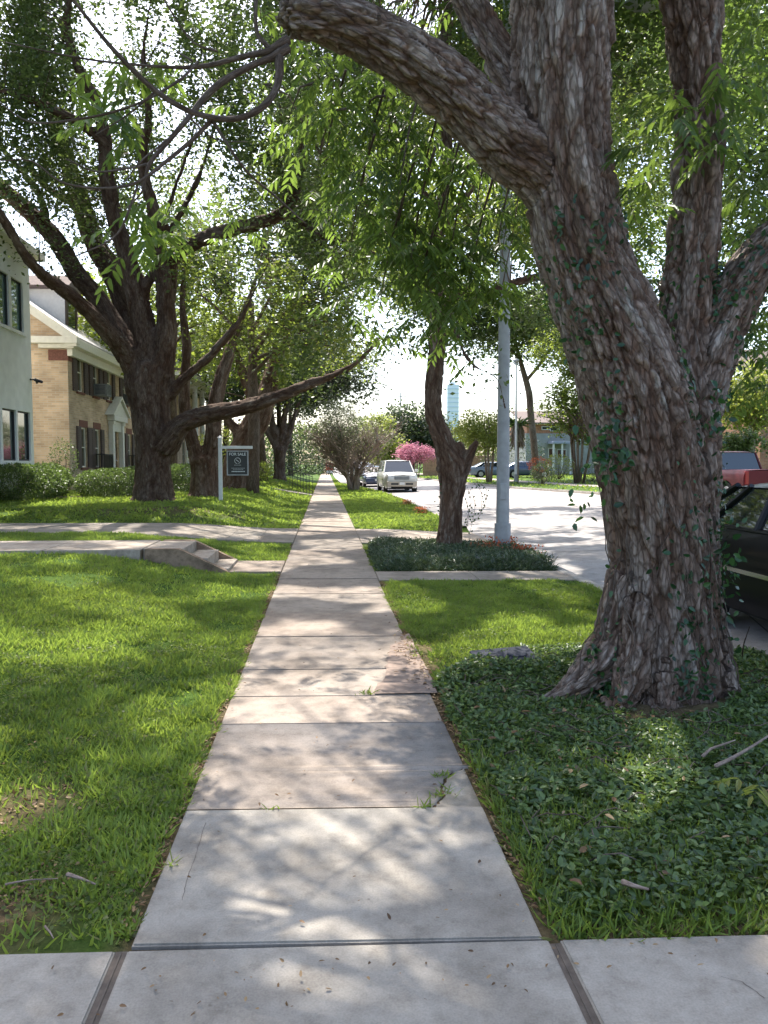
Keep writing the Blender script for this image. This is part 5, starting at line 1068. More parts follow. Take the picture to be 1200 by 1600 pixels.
m.box2((Xb+.003, Yg-.3, zE-.52), (Xb+.45, YE+.3, zE-.2), bev=.02); m.box2((Xb+.003, Yg-.05, zE-.85), (Xb+.2, YE+.1, zE-.525), bev=.02)
m.put('cornice', M['cream'], t)
MB().box2((Xb-.7, Yg-.03, zE-1.02), (Xb+.03, Yg-.004, zE-.62)).box2((Xb-.028, Yg-.02, zE-1.02), (Xb+.03, Yg+.5, zE-.86)).put('quoin_band', plain('dark_red_brick', (.17, .07, .05), .85, nz=.3, scale=20), t)
redb = bpy.data.materials['dark_red_brick']
for w in wins:
    f = window(t, Xb, *w, M['glass'], M['cream'], bar=.06)
    y0, y1, z0, z1 = w
    MB().box2((Xb-.1, y0-.05, z0-.1), (Xb+.07, y1+.05, z0-.01), bev=.01).put('sill', redb, f)
    MB().box2((Xb+.002, y0-.12, z1+.005), (Xb+.02, y1+.12, z1+.28)).put('lintel', redb, f)
    for s in (y0-.52, y1+.03):
        m = MB(); m.box2((Xb+.012, s, z0-.03), (Xb+.06, s+.49, z1+.02))
        k = z0+.05
        while k < z1-.05: m.box2((Xb+.055, s+.06, k), (Xb+.075, s+.43, k+.05)); k += .09
        m.put('shutter', M['shutter'], t)
# doorway
m = MB(); 
for s in (yd-.98, yd+.7): m.box2((Xb+.004, s, zb), (Xb+.22, s+.28, dz1+.25), bev=.02); m.box2((Xb+.004, s-.04, dz1+.1), (Xb+.27, s+.32, dz1+.25), bev=.01)
m.box2((Xb+.006, yd-.7, dz1-.2), (Xb+.14, yd+.7, dz1+.24)); m.box2((Xb+.004, yd-1.15, dz1+.26), (Xb+.34, yd+1.15, dz1+.5), bev=.02)
m.prism([(Xb+.005, yd-1.25, dz1+.51), (Xb+.005, yd+1.25, dz1+.51), (Xb+.005, yd, dz1+1.2)], (.3, 0, 0))
m.prism([(Xb+.004, yd-1.4, dz1+.5), (Xb+.004, yd, dz1+1.3), (Xb+.004, yd, dz1+1.42), (Xb+.004, yd-1.55, dz1+.5)], (.4, 0, 0)); m.prism([(Xb+.004, yd+1.4, dz1+.5), (Xb+.004, yd, dz1+1.3), (Xb+.004, yd, dz1+1.42), (Xb+.004, yd+1.55, dz1+.5)], (.4, 0, 0))
m.put('door_surround', M['white'], t)
dr_ = MB().box2((Xb-.1, yd-.49, dz0), (Xb-.05, yd+.49, dz1)).box2((Xb-.049, yd-.38, dz0+.15), (Xb-.03, yd-.05, dz0+.95)).box2((Xb-.049, yd+.05, dz0+.15), (Xb-.03, yd+.38, dz0+.95)).put('door', M['shutter'], t)
MB().sph((Xb-.02, yd+.4, dz0+1.0), .04).put('handle', M['chrome'], dr_)
MB().box2((Xb+.01, yd-1.1, zb-.3), (Xb+.9, yd+1.1, dz0-.01), bev=.02).put('door_step', M['step'], t)
# dormers
for yy, hh, wd in ((34.2, 2.5, 1.5), (39.5, 2.2, 1.5), (44, 2.2, 1.5)):
    xf = Xb-1.0; zf = zE+.5
    d_ = MB().box2((xf-3.2, yy-wd/2, zf-.1), (xf, yy+wd/2, zf+hh-.7)).put('dormer', M['white'], t)
    mm = MB(); a = (xf-3.6, xf+.25); 
    mm.prism([(a[1], yy-wd/2-.2, zf+hh-.72), (a[1], yy+wd/2+.2, zf+hh-.72), (a[1], yy+wd/2+.2, zf+hh-.6), (a[1], yy, zf+hh), (a[1], yy-wd/2-.2, zf+hh-.6)], (-3.8, 0, 0)); mm.put('dormer_roof', M['roofbrown'], d_)
    MB().box2((xf+.002, yy-.42, zf+.15), (xf+.04, yy+.42, zf+hh-.95)).put('pane', M['glass'], d_)
    for s in (-1, 1): MB().box2((xf+.002, yy+s*.6-.14, zf+.1), (xf+.05, yy+s*.6+.14, zf+hh-.9)).put('shutter', M['shutter'], d_)
relall(t)
HS = t
for i, yy in enumerate((yc_u[1], yc_u[3])):
    a = thing('air_conditioner', ['grey window air conditioner under the second upstairs window of the brick house', 'grey window air conditioner farther along upstairs past the doorway'][i], 'air conditioner', (Xb+.3, yy, zu[0]+.0), group='window air conditioners')
    MB().box2((-.28, -.36, 0), (.28, .36, .5), bev=.02).put('casing', M['acgrey'], a)
    m = MB()
    for k in range(7): m.box2((-.2, -.368, .08+k*.055), (.2, -.361, .1+k*.055))
    for k in range(7): m.box2((.281, -.3, .08+k*.055), (.288, .3, .1+k*.055))
    m.put('grille', M['blackpaint'], a)
for i, yy in enumerate((yc_d[1], yc_d[2])):
    a = thing('iron_window_rail', ['black iron railing below the ground floor window left of the white doorway', 'black iron railing below the ground floor window right of the white doorway'][i], 'railing', (Xb+.1, yy, zd[0]-.1), group='window railings')
    m = MB(); m.box2((0, -.6, .62), (.4, .6, .66)); m.box2((0, -.6, .0), (.4, .6, .04))
    m.put('rail', M['blackpaint'], a)
    m = MB()
    for k in range(13): m.box2((.38, -.6+k*.098, .04), (.4, -.58+k*.098, .62))
    for k in range(4):
        for s in (-.6, .58): m.box2((.03+k*.1, s, .04), (.05+k*.1, s+.02, .62))
    tag(m.put('balusters', M['blackpaint'], a), kind='stuff')
# second brick house with columns
X2 = Xb-.3; t = thing('columned_house', 'farther brick house with tall white porch columns seen between the tree trunks', 'house', (X2, 56, .5))
ws = [[49.5+k*3.1, 50.5+k*3.1, 1.3, 3.1] for k in range(5)]+[[49.5+k*3.1, 50.5+k*3.1, 4.3, 5.9] for k in range(5)]
wall_holes('front_wall', (X2, 48), (0, 1), 16, .2, 6.8, [(w[0]-48, w[1]-48, w[2], w[3]) for w in ws], M['brick'], t, nrm=(1, 0, 0))
V = [(X2, 48, .2), (X2-9, 48, .2), (X2-9, 48, 6.8), (X2, 48, 6.8)]; put('end_wall', mesh_np('end_wall', V, np.array([[0, 1, 2, 3]]), uv=[(a[0], a[2]) for a in V]), M['brick'], t)
for w in ws: window(t, X2, *w, M['glass'], M['cream'])
for k in range(6): MB().cyl((X2+1.6, 48.6+k*2.9, .3), (X2+1.6, 48.6+k*2.9, 6.4), .2, .16, 14).box((X2+1.6, 48.6+k*2.9, 6.45), (.5, .5, .14)).box((X2+1.6, 48.6+k*2.9, .34), (.5, .5, .16)).put('column', M['white'], t)
MB().box2((X2-9, 47.6, 6.805), (X2+2, 64.4, 7.1), bev=.03).put('cornice', M['cream'], t)
MB().prism([(X2+2.1, 47.5, 7.11), (X2-3.5, 47.5, 10.2), (X2-9.2, 47.5, 7.11)], (0, 17, 0)).put('roof', M['roofbrown'], t)
relall(t)
# house across the street
Y3 = 78; a = P(838, 700, Y3); b = P(905, 700, Y3); t = thing('brown_roof_house', 'far house across the street with brown roof over orange brick and grey siding', 'house', ((a.x+b.x)/2, Y3+4, .6))
def hz(py): return P(860, py, Y3).z
x0, x1 = a.x-1.0, b.x+4
V = [(x0, Y3, hz(676)), (x1, Y3, hz(676)), (x1, Y3, hz(664)), (x0, Y3, hz(664))]
MB().box2((x0, Y3, hz(677)), (x1, Y3+9, hz(663))).put('upper_wall', plain('orange_brick_far', (.40, .2, .12), .9, nz=.25, scale=6), t)
MB().box2((x0-.1, Y3-.1, .3), (x1+.1, Y3+9, hz(677)-.01)).put('lower_wall', plain('grey_siding', (.3, .31, .29), .85, nz=.1, scale=3), t)
MB().prism([(x0-.6, Y3-.7, hz(663)), (x1+.6, Y3-.7, hz(663)), (x1+.6, Y3+4.5, hz(640)), (x0-.6, Y3+4.5, hz(640))], (0, 0, .15)).put('roof', M['roofbrown'], t)
for xx, p0, p1, w in ((P(852, 700, Y3).x, 672, 666, .9), (P(866, 700, Y3).x, 674, 666, 1.0), (P(862, 700, Y3).x, 716, 700, .8), (P(877, 700, Y3).x, 716, 702, 1.0)):
    f = MB().box2((xx-w/2, Y3-.15, hz(p0)), (xx+w/2, Y3-.102, hz(p1))).put('window', M['white'], t)
    MB().box2((xx-w/2+.08, Y3-.17, hz(p0)+.08), (xx+w/2-.08, Y3-.151, hz(p1)-.08)).put('pane', M['glass'], f)
MB().box2((P(855, 700, Y3).x, Y3-2, hz(694)), (P(885, 700, Y3).x, Y3-.11, hz(690)), bev=.02).put('porch_roof', plain('bluish_porch_roof', (.3, .33, .42), .7), t)
for px in (857, 870, 883): MB().box((P(px, 700, Y3).x, Y3-1.8, (hz(694)+.5)/2), (.16, .16, hz(694)-.5)).put('porch_post', M['white'], t)
relall(t)
Y4 = 46; p = P(1188, 700, Y4); t = thing('orange_brick_house', 'orange tan brick house corner at the right edge beyond the red pickup truck', 'house', (p.x+3, Y4+3, .5))
V = [(p.x, Y4, .3), (p.x+9, Y4, .3), (p.x+9, Y4, 6.2), (p.x, Y4, 6.2)]; put('front_wall', mesh_np('front_wall', V, np.array([[0, 1, 2, 3]]), uv=[(a[0], a[2]) for a in V]), M['brickorange'], t)
V = [(p.x, Y4+9, .3), (p.x, Y4, .3), (p.x, Y4, 6.2), (p.x, Y4+9, 6.2)]; put('side_wall', mesh_np('side_wall', V, np.array([[0, 1, 2, 3]]), uv=[(a[1], a[2]) for a in V]), M['brickorange'], t)
MB().prism([(p.x-.5, Y4-.5, 6.21), (p.x+9.5, Y4-.5, 6.21), (p.x+9.5, Y4+4.5, 9), (p.x-.5, Y4+4.5, 9)], (0, 0, .15)).put('roof', M['roofbrown'], t)
f = MB().box2((p.x+1.0, Y4-.05, 1.4), (p.x+2.2, Y4-.004, 3.2)).put('window', M['cream'], t); MB().box2((p.x+1.1, Y4-.07, 1.5), (p.x+2.1, Y4-.052, 3.1)).put('pane', M['glass'], f)
relall(t)
# blue tower far off
Y5 = 620; a = P(699, 640, Y5); b = P(717, 640, Y5); zt = P(708, 601, Y5).z
t = thing('office_tower', 'hazy blue glass office tower far behind the forked tree', 'tower', ((a.x+b.x)/2, Y5+6, 0))
MB().box2((a.x, Y5, 0), (b.x, Y5+12, zt)).put('tower_body', M['towerblue'], t)
m = MB()
for k in range(1, 18): m.box2((a.x-.1, Y5-.3, k*zt/18), (b.x+.1, Y5-.02, k*zt/18+.7))
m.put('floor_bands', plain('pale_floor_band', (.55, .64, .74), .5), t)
MB().box2((a.x+2, Y5+3, zt), (b.x-2, Y5+9, zt+3)).put('roof_plant', M['towerblue'], t); relall(t)

# ---------------------------------------------------------------- vehicles
def curve(pts):
    ys_ = [p[0] for p in pts]; zs_ = [p[1] for p in pts]; return lambda y: float(np.interp(y, ys_, zs_))
def car(name, label, cat, L, Wd, ztop, zbelt, cab, wheels, wr, mats, loc, rot, group=None, rear='sedan', wb=.22, front=None, detail=True, nosetaper=.16, tailtaper=.12):
    """ local -Y is the front. ztop: profile [(y, z)] of hood / deck ; cab: (y_ws_base, y_ws_top, y_rear_top, y_rear_base, roof_z) """
    t = thing(name, label, cat, loc, rot, group); hw = Wd/2; ft = curve(ztop)
    ysm = sorted(set(list(np.linspace(-L/2, L/2, 61))+[w+dx for w in wheels for dx in (-wr-.05, wr+.05)])); nz = 9
    def width(y, s):
        e = 1-nosetaper*max(0, 1-(y+L/2)/.55)**2.2-tailtaper*max(0, 1-(L/2-y)/.5)**2.2
        return hw*e*(1-.09*max(0, (s-.62)/.38)**2-.07*max(0, (.25-s)/.25)**2)
    V = []; F = []
    for sgn in (-1, 1):
        for y in ysm:
            zb = .26
            for w in wheels:
                d2 = (wr+.055)**2-(y-w)**2
                if d2 > 0: zb = max(zb, wr+math.sqrt(d2))
            zt = ft(y); zt = max(zt, zb+.03)
            for k in range(nz):
                s = k/(nz-1); z = zb+(zt-zb)*s; V.append((sgn*width(y, (z-.26)/(zt-.26)), y, z))
    n1 = len(ysm)
    idx = lambda g_, i, k: (g_*n1+i)*nz+k
    for i in range(n1-1):
        for k in range(nz-1):
            F.append((idx(0, i, k), idx(0, i, k+1), idx(0, i+1, k+1), idx(0, i+1, k))); F.append((idx(1, i, k), idx(1, i+1, k), idx(1, i+1, k+1), idx(1, i, k+1)))
    # top skin with crown
    tb = len(V); nx = 7
    for i, y in enumerate(ysm):
        a = V[idx(0, i, nz-1)]; b = V[idx(1, i, nz-1)]
        for k in range(1, nx): s = k/nx; V.append((a[0]*(1-s)+b[0]*s, y, a[2]+.035*math.sin(math.pi*s)))
    def ti(i, k): return idx(0, i, nz-1) if k == 0 else (idx(1, i, nz-1) if k == nx else tb+i*(nx-1)+k-1)
    for i in range(n1-1):
        for k in range(nx): F.append((ti(i, k), ti(i, k+1), ti(i+1, k+1), ti(i+1, k)))
    for i in (0, n1-1):      # end caps
        for k in range(nz-1): F.append((idx(0, i, k), idx(1, i, k), idx(1, i, k+1), idx(0, i, k+1)))
    me = mesh_np('body', V, np.array(F), smooth=True); 
    try: me.set_sharp_from_angle(angle=R(38))
    except Exception: pass
    body = put('body', me, mats['body'], t)
    mu = MB().box2((-hw*.8, -L/2+.12, .2), (hw*.8, L/2-.12, .6))
    for w in wheels: mu.box2((-hw+.06, w-wr-.06, .3), (hw-.06, w+wr+.06, wr*2+.02))
    mu.put('underbody', M['underside'], t)
    yb, yt, rt, rb, zr = cab; wi = hw*.90; wt = hw*.72; zbl = zbelt
    base = [(-wi, yb), (wi, yb), (wi, rb), (-wi, rb)]; top = [(-wt, yt), (wt, yt), (wt, rt), (-wt, rt)]
    def pane(nm, ps, mat, off=0): MB().poly(ps).put(nm, mat, t)
    Bz = [Vector((x, y, zbl-.03)) for x, y in base]; Tz = [Vector((x, y, zr-.05)) for x, y in top]
    MB().poly([Bz[0], Bz[1], Tz[1], Tz[0]]).put('windshield', M['carglass'], t); MB().poly([Bz[3], Bz[2], Tz[2], Tz[3]]).put('rear_window', M['carglass'], t)
    for s in ((0, 3), (1, 2)): MB().poly([Bz[s[0]], Bz[s[1]], Tz[s[1]], Tz[s[0]]]).put('side_window', M['carglass'], t)
    m = MB(); pw_ = .045
    for k in range(4): m.cyl(Bz[k], Tz[k], pw_, pw_*.8, 8)
    for s in (-1, 1):
        for fr in (.48,) + ((.8,) if rb-yb > 2.6 else ()):
            a = Vector((s*wi, yb*(1-fr)+rb*fr, zbl-.03)); b = Vector((s*wt, yt*(1-fr)+rt*fr, zr-.05)); m.cyl(a, b, .04, .035, 8)
        m.cyl(Vector((s*wi, yb, zbl-.03)), Vector((s*wi, rb, zbl-.03)), .03, .03, 8)
    for k, (dy0, dy1, zz) in enumerate(((0, 0, 0),)):
        nxx = 8; nyy = 8; b0 = len(m.bm.verts); g2 = {}
        for i in range(nyy+1):
            for j in range(nxx+1):
                u = j/nxx*2-1; v = i/nyy*2-1; g2[i, j] = m.bm.verts.new(((wt+.03)*u, (yt+rt)/2+((rt-yt)/2+.04)*v, zr-.055+.06*(1-abs(u)**4)*(1-abs(v)**4*.8)+0))
        for i in range(nyy):
            for j in range(nxx): m.bm.faces.new([g2[i, j], g2[i, j+1], g2[i+1, j+1], g2[i+1, j]])
    m.put('cabin_frame', mats['body'], t, smooth=True)
    for w in wheels:
        for s in (-1, 1):
            x = s*(hw-.11)
            wo = MB().cyl((x-s*.11, w, wr), (x+s*.10, w, wr), wr, wr, 28).mesh('tyre'); 
            wh = put('wheel', wo, M['tyre'], t)
            rm = MB().cyl((x+s*.095, w, wr), (x+s*.108, w, wr), wr*.66, wr*.62, 24)
            for k in range(7):
                a = k/7*6.283; rm.box((x+s*.112, w+math.cos(a)*wr*.33, wr+math.sin(a)*wr*.33), (.02, wr*.5, wr*.12), rot=Matrix.Rotation(a, 4, 'X'))
            rm.put('rim', M['rim'], wh)
    yf = -L/2; hf = ft(yf)
    fw = hw*(1-nosetaper)
    for s in (-1, 1):
        MB().box((s*(fw-.2), yf+.0, hf-.13), (.34, .1, .17), bev=.03).put('headlight', M['headlight'], t)
        MB().box((s*(hw*(1-tailtaper)-.12), L/2-.01, (ft(L/2)-.2 if rear != 'pickup' else .95)), (.2 if rear != 'pickup' else .12, .1, .2 if rear != 'pickup' else .42), bev=.02).put('taillight', M['taillight'], t)
        MB().box((s*(hw+.09), yb+.25, zbl+.06), (.2, .12, .15), bev=.03).put('mirror', mats.get('mirror', mats['body']), t)
    MB().box((0, yf-.03, hf-.14), (fw*1.02, .08, .2), bev=.02).put('grille', mats.get('grille', M['greyplastic']), t)
    bu = MB().box((0, yf-.05, .5), (fw*2+.08, .22, .3), bev=.05).put('front_bumper', mats.get('bumper', mats['body']), t)
    if front == 'suv':
        for s in (-1, 1): MB().box((s*.42, yf-.165, .5), (.42, .02, .1)).put('bumper_vent', M['blackpaint'], bu)
        MB().box((0, yf-.0, .3), (fw*1.5, .16, .1), bev=.02).put('skid_plate', M['underside'], t)
    MB().box((0, yf-.175, .52), (.3, .015, .15)).put('licence_plate', M['plate'], t)
    MB().box((0, L/2+.03, .5), (hw*1.72, .18, .24), bev=.05).put('rear_bumper', mats.get('bumper', mats['body']), t)
    MB().box((0, L/2+.125, .62), (.3, .015, .15)).put('licence_plate', M['plate'], t)
    for s in (-1, 1):
        m = MB(); m.box2((s*(hw-.012), -L*.28, zbelt-.42 if rear != 'x' else .6), (s*(hw+.012), L*.27, zbelt-.38)); m.put('side_moulding', mats.get('trim', mats['body']), t)
        for yy in (yb+.55, (yb+rb)/2+.55): MB().box((s*(hw-.01), yy, zbelt-.13), (.03, .16, .03), bev=.01).put('door_handle', mats.get('trim', mats['body']), t)
    return t
# black sedan by the kerb (rear end toward the tree)
bk = {'body': M['carblack'], 'trim': M['chrome']}
car('black_sedan', 'black sedan parked at the kerb behind the shaggy trunk at the right edge', 'car', 4.7, 1.82, [(-2.35, .68), (-2.2, .78), (-1.1, .98), (-.9, 1.02), (1.25, 1.04), (2.2, 1.0), (2.3, .93), (2.35, .8)], 1.04, (-1.0, -.25, 1.0, 1.85, 1.46), (-1.42, 1.33), .33, bk, (4.72, 6.35, -.125), 0)
# thin chrome strip above the side glass of the sedan
rd = {'body': M['carred'], 'bumper': M['chrome'], 'trim': M['carred']}
pk = P(1166, 745, 24.2)
t = car('red_pickup', 'dark red pickup truck parked tail toward us across the street behind the black sedan', 'pickup truck', 5.6, 1.95, [(-2.8, .95), (-2.65, 1.05), (-1.2, 1.15), (-.9, 1.16), (2.75, 1.2), (2.8, 1.19)], 1.18, (-1.35, -.75, .55, .72, 1.86), (-1.8, 1.75), .39, rd, (pk.x+.98, 27.2, .1), math.pi, rear='pickup', tailtaper=.0)

sv = {'body': M['carsilver'], 'bumper': M['cartan'], 'trim': M['cartan'], 'grille': M['acgrey']}
p = P(620, 750, 46)
car('silver_suv', 'big silver and tan vehicle facing us in the sunlit street', 'car', 4.9, 1.95, [(-2.45, .98), (-2.3, 1.06), (-1.15, 1.14), (-.9, 1.16), (2.4, 1.2), (2.45, 1.15)], 1.18, (-1.2, -.55, 1.95, 2.35, 1.86), (-1.55, 1.45), .38, sv, (p.x, 46.3, -.13), R(2), front='suv')
bb = {'body': M['carblue'], 'trim': M['carblue']}
b2 = {'body': plain('blue_grey_car_paint', (.16, .2, .26), .35, coat=.8, nz=.02)}
wh_ = {'body': M['carwhite']}
sed = [(-2.3, .68), (-2.15, .8), (-1.1, .95), (-.9, 1.0), (1.25, 1.02), (2.2, .98), (2.3, .85)]
p = P(583, 748, 57); car('blue_car', 'dark blue car parked next behind the big silver vehicle', 'car', 4.5, 1.8, sed, 1.0, (-1.0, -.25, 1.0, 1.8, 1.5), (-1.4, 1.3), .33, bb, (p.x, 57, -.14), R(3), group='cars parked along the near kerb')
p = P(569, 745, 64); car('blue_grey_car', 'blue grey car parked behind the dark blue car', 'car', 4.6, 1.85, [(-2.3, .8), (-2.15, .92), (-1.1, 1.02), (-.9, 1.06), (2.2, 1.1), (2.3, 1.0)], 1.08, (-1.1, -.4, 1.8, 2.2, 1.7), (-1.4, 1.35), .35, b2, (p.x, 64, -.14), R(4), group='cars parked along the near kerb')
p = P(563, 745, 73); car('white_car', 'white car farthest back in the row of parked cars', 'car', 4.8, 1.9, [(-2.4, .95), (-2.25, 1.02), (-1.1, 1.1), (2.3, 1.15), (2.4, 1.1)], 1.13, (-1.2, -.5, 2.0, 2.3, 1.85), (-1.5, 1.45), .36, wh_, (p.x, 73, -.14), R(5), group='cars parked along the near kerb')
p = P(822, 730, 68); car('blue_car', 'dark blue car in the drive beyond the palm and the far lamp pole', 'car', 4.5, 1.8, sed, 1.0, (-1.0, -.25, 1.0, 1.8, 1.45), (-1.4, 1.3), .33, bb, (p.x, 68, float(rz(p.x, 68))), R(90), group='cars across the street')
p = P(770, 731, 72); car('blue_grey_car', 'blue grey car half hidden by the young tree across the street', 'car', 4.5, 1.8, sed, 1.0, (-1.0, -.25, 1.0, 1.8, 1.45), (-1.4, 1.3), .33, b2, (p.x, 72, float(rz(p.x, 72))), R(90), group='cars across the street')

# ---------------------------------------------------------------- poles
b = G(785, 861); t = thing('street_light_pole', 'tall pale steel street light pole rising from the end of the border bed', 'street light', (b.x, b.y, -.02))
MB().cyl((0, 0, 0), (-.01, 0, 9.3), .115, .07, 24).put('pole', M['metalpole'], t, smooth=True)
MB().cyl((0, 0, 0), (0, 0, .05), .2, .2, 20).cyl((0, 0, .05), (0, 0, .5), .142, .140, 20).put('base_sleeve', M['metalpole'], t, smooth=True)
MB().box((-.02, -.105, 1.05), (.12, .06, .28), bev=.015).put('access_panel', M['metalpole'], t)
am, _ = wood_mesh('arm', [([(0, 0, 8.7), (.5, 0, 9.05), (1.3, 0, 9.2), (2.1, 0, 9.22)], [.04, .038, .034, .03])], .15, 8); put('arm', am, M['metalpole'], t)
MB().sph((2.35, 0, 9.2), .3, (1.25, .55, .32)).put('lamp_head', M['metalpole'], t, smooth=True)
b = P(806, 746, 52); t = thing('slim_lamp_pole', 'slim pale lamp pole across the street behind the tall steel pole', 'street light', (b.x, 52, .3))
MB().cyl((0, 0, 0), (-.05, 0, 8.0), .1, .05, 12).put('pole', M['white'], t); MB().cyl((0, 0, 0), (0, 0, .5), .14, .13, 12).put('base_sleeve', M['metalpole'], t)
MB().sph((-.05, 0, 8.15), .2, (1, 1, .8)).cyl((-.05, 0, 7.9), (-.05, 0, 8.05), .12, .12, 10).put('lamp_head', M['metalpole'], t)
# palm with dry skirt
b = P(808, 745, 53); t = thing('small_palm', 'thin palm with a drooping skirt of dry pale fronds across the street', 'palm tree', (b.x, 53, .3)); rg3 = np.random.default_rng(4)
tm_, _ = wood_mesh('trunk', [([(0, 0, -.1), (.03, 0, 1.5), (0, 0, 3.6)], [.12, .1, .11])], .3, 8); put('trunk', tm_, M['twigpale'], t)
n = 260; an = rg3.random(n)*6.28; zz = 3.0+rg3.random(n)*1.3; pos = np.stack([np.cos(an)*.12, np.sin(an)*.12, zz], 1)
put('dry_skirt', leaves_mesh('dry_skirt', pos, np.stack([np.cos(an)*.45, np.sin(an)*.45, -np.ones(n)], 1), rg3.normal(size=(n, 3)), .95*rg3.uniform(.6, 1.2, n), .07*np.ones(n), rg3.random(n)), M['straw'], t)
n = 40; an = rg3.random(n)*6.28; pos = np.stack([np.cos(an)*.1, np.sin(an)*.1, 3.9+0*an], 1)
put('frond', leaves_mesh('frond', pos, np.stack([np.cos(an), np.sin(an), rg3.uniform(-.3, .9, n)], 1), rg3.normal(size=(n, 3))+[0, 0, 1], .95*np.ones(n), .14*np.ones(n), rg3.random(n)), M['hedgeleaf'], t)
b = P(626, 735, 120); t = thing('utility_mast', 'thin distant mast above the round dark oak', 'mast', (b.x, 120, 0)); MB().cyl((0, 0, 0), (0, 0, 12.5), .16, .1, 8).put('pole', M['metalpole'], t); MB().box((0, 0, 11.9), (1.4, .12, .12)).put('crossarm', M['metalpole'], t)

# ---------------------------------------------------------------- sale sign
b = P(345, 782, 23.3); gz = float(H(b.x, 23.3)); t = thing('sale_sign', 'white post sign with a black FOR SALE panel on the far lawn', 'sign', (b.x, 23.3, gz)); K = 23.3/F_PX
zt = P(345, 684, 23.3).z-gz; za = P(345, 699, 23.3).z-gz
MB().box((0, 0, zt/2), (.105, .105, zt), bev=.008).put('post', M['white'], t)
MB().cyl((0, 0, zt), (0, 0, zt+.06), .09, .02, 4).put('post_cap', M['white'], t)
MB().box((.50, 0, za), (.90, .07, .085), bev=.006).put('arm', M['white'], t)
px0, px1 = P(354, 700, 23.3).x-b.x, P(388, 700, 23.3).x-b.x; z1 = P(354, 704, 23.3).z-gz; z0 = P(354, 743, 23.3).z-gz; cxs = (px0+px1)/2; w_ = px1-px0; h_ = z1-z0
pn = MB().box((cxs, 0, (z0+z1)/2), (w_-.06, .02, h_-.06)).put('sign_panel', M['signblack'], t)
m = MB()
for a_, b_ in (((px0, z0), (px1, z0+.035)), ((px0, z1-.035), (px1, z1)), ((px0, z0+.0355), (px0+.035, z1-.0355)), ((px1-.035, z0+.0355), (px1, z1-.0355))): m.box2((a_[0], -.02, a_[1]), (b_[0], .02, b_[1]))
m.put('sign_frame', M['metalpole'], t)
for x in (px0+.08, px1-.08): MB().cyl((x, 0, z1), (x, 0, za-.04), .006, .006, 6).put('hanger', M['blackpaint'], t)
def text(s, size, x, z, name='lettering'):
    cu = bpy.data.curves.new('lettering', 'FONT'); cu.body = s; cu.size = size; cu.align_x = 'CENTER'; cu.align_y = 'CENTER'; cu.extrude = .002; cu.offset = .0015
    o = bpy.data.objects.new('tmp', cu); col.objects.link(o); me = bpy.data.meshes.new_from_object(o.evaluated_get(bpy.context.evaluated_depsgraph_get())); bpy.data.objects.remove(o)
    o = put(name, me, M['signtext'], pn); o.location = (x, -.013, z); o.rotation_euler = (math.pi/2, 0, 0); return o
text('FOR SALE', .115, cxs, z1-.11)
m = MB(); 
for k in range(28):
    a0 = k/28*6.283; 
    if 20 < k < 23: continue
    m.box((cxs+math.cos(a0)*.085, -.014, z1-.30+math.sin(a0)*.085), (.022, .006, .014), rot=Matrix.Rotation(-a0, 4, 'Y')@Matrix.Rotation(math.pi/2, 4, 'Y'))
m.box((cxs-.005, -.014, z1-.3), (.1, .006, .016), rot=Matrix.Rotation(.6, 4, 'Y')); m.put('emblem', M['signtext'], pn)
for zz, ww, hh2 in ((z1-.43, .2, .010), (z1-.52, .36, .010), (z1-.56, .28, .008), (z0+.12, .36, .028)):
    m = MB(); x = cxs-ww/2; random.seed(int(ww*100))
    while x < cxs+ww/2: l_ = random.uniform(.02, .05); m.box((x+l_/2, -.013, zz), (l_*.8, .004, hh2)); x += l_
    m.put('small_print', M['signtext'], pn)
# handrail
t = thing('iron_handrail', 'low black iron handrail beside the neighbouring front walk', 'handrail', (-1.5, 40, .3))
a = P(453, 740, 42); e = P(488, 748, 37); zt0, zt1 = 1.02, .62
A = Vector((a.x, a.y, .40)); E = Vector((e.x, e.y, .05)); 
m = MB(); m.cyl(A+Vector((0, 0, .85)), E+Vector((0, 0, .85)), .022, .022, 8); m.cyl(A+Vector((-.35, 0, .87)), A+Vector((0, 0, .85)), .022, .022, 8)
m.cyl(A+Vector((0, 0, .15)), E+Vector((0, 0, .15)), .015, .015, 8); rel(m.put('rail', M['blackpaint'], t), t)
for k in range(9):
    q = A.lerp(E, k/8); rel(MB().cyl(q+Vector((0, 0, -.1)), q+Vector((0, 0, .85)), .013, .013, 6).put('baluster', M['blackpaint'], t), t)
# red and white board at the far end of the walk
p = P(515, 740, 105); t = thing('far_board', 'small red and white board at the far end of the sidewalk', 'board', (p.x, 105, 0))
MB().box((0, 0, 1.15), (1.05, .08, 1.0), bev=.02).put('red_panel', M['redpaint'], t); MB().box((0, 0, .42), (.9, .07, .42), bev=.02).put('white_panel', M['white'], t)
for s in (-1, 1): MB().box((s*.42, .06, .6), (.07, .06, 1.4)).put('leg', M['blackpaint'], t)
# brown fence
p = P(662, 738, 86); q = P(690, 738, 86); t = thing('board_fence', 'brown board fence beyond the pink blossom tree', 'fence', (p.x, 86, .2))
m = MB(); x = 0.
while x < 8: m.box((x, random.uniform(-.01, .01), 1.1), (.17, .03, 2.2+random.uniform(-.03, .03))); x += .18
m.put('boards', M['fence'], t); MB().box((4, .05, .5), (8, .06, .1)).box((4, .05, 1.7), (8, .06, .1)).put('rail', M['fence'], t)

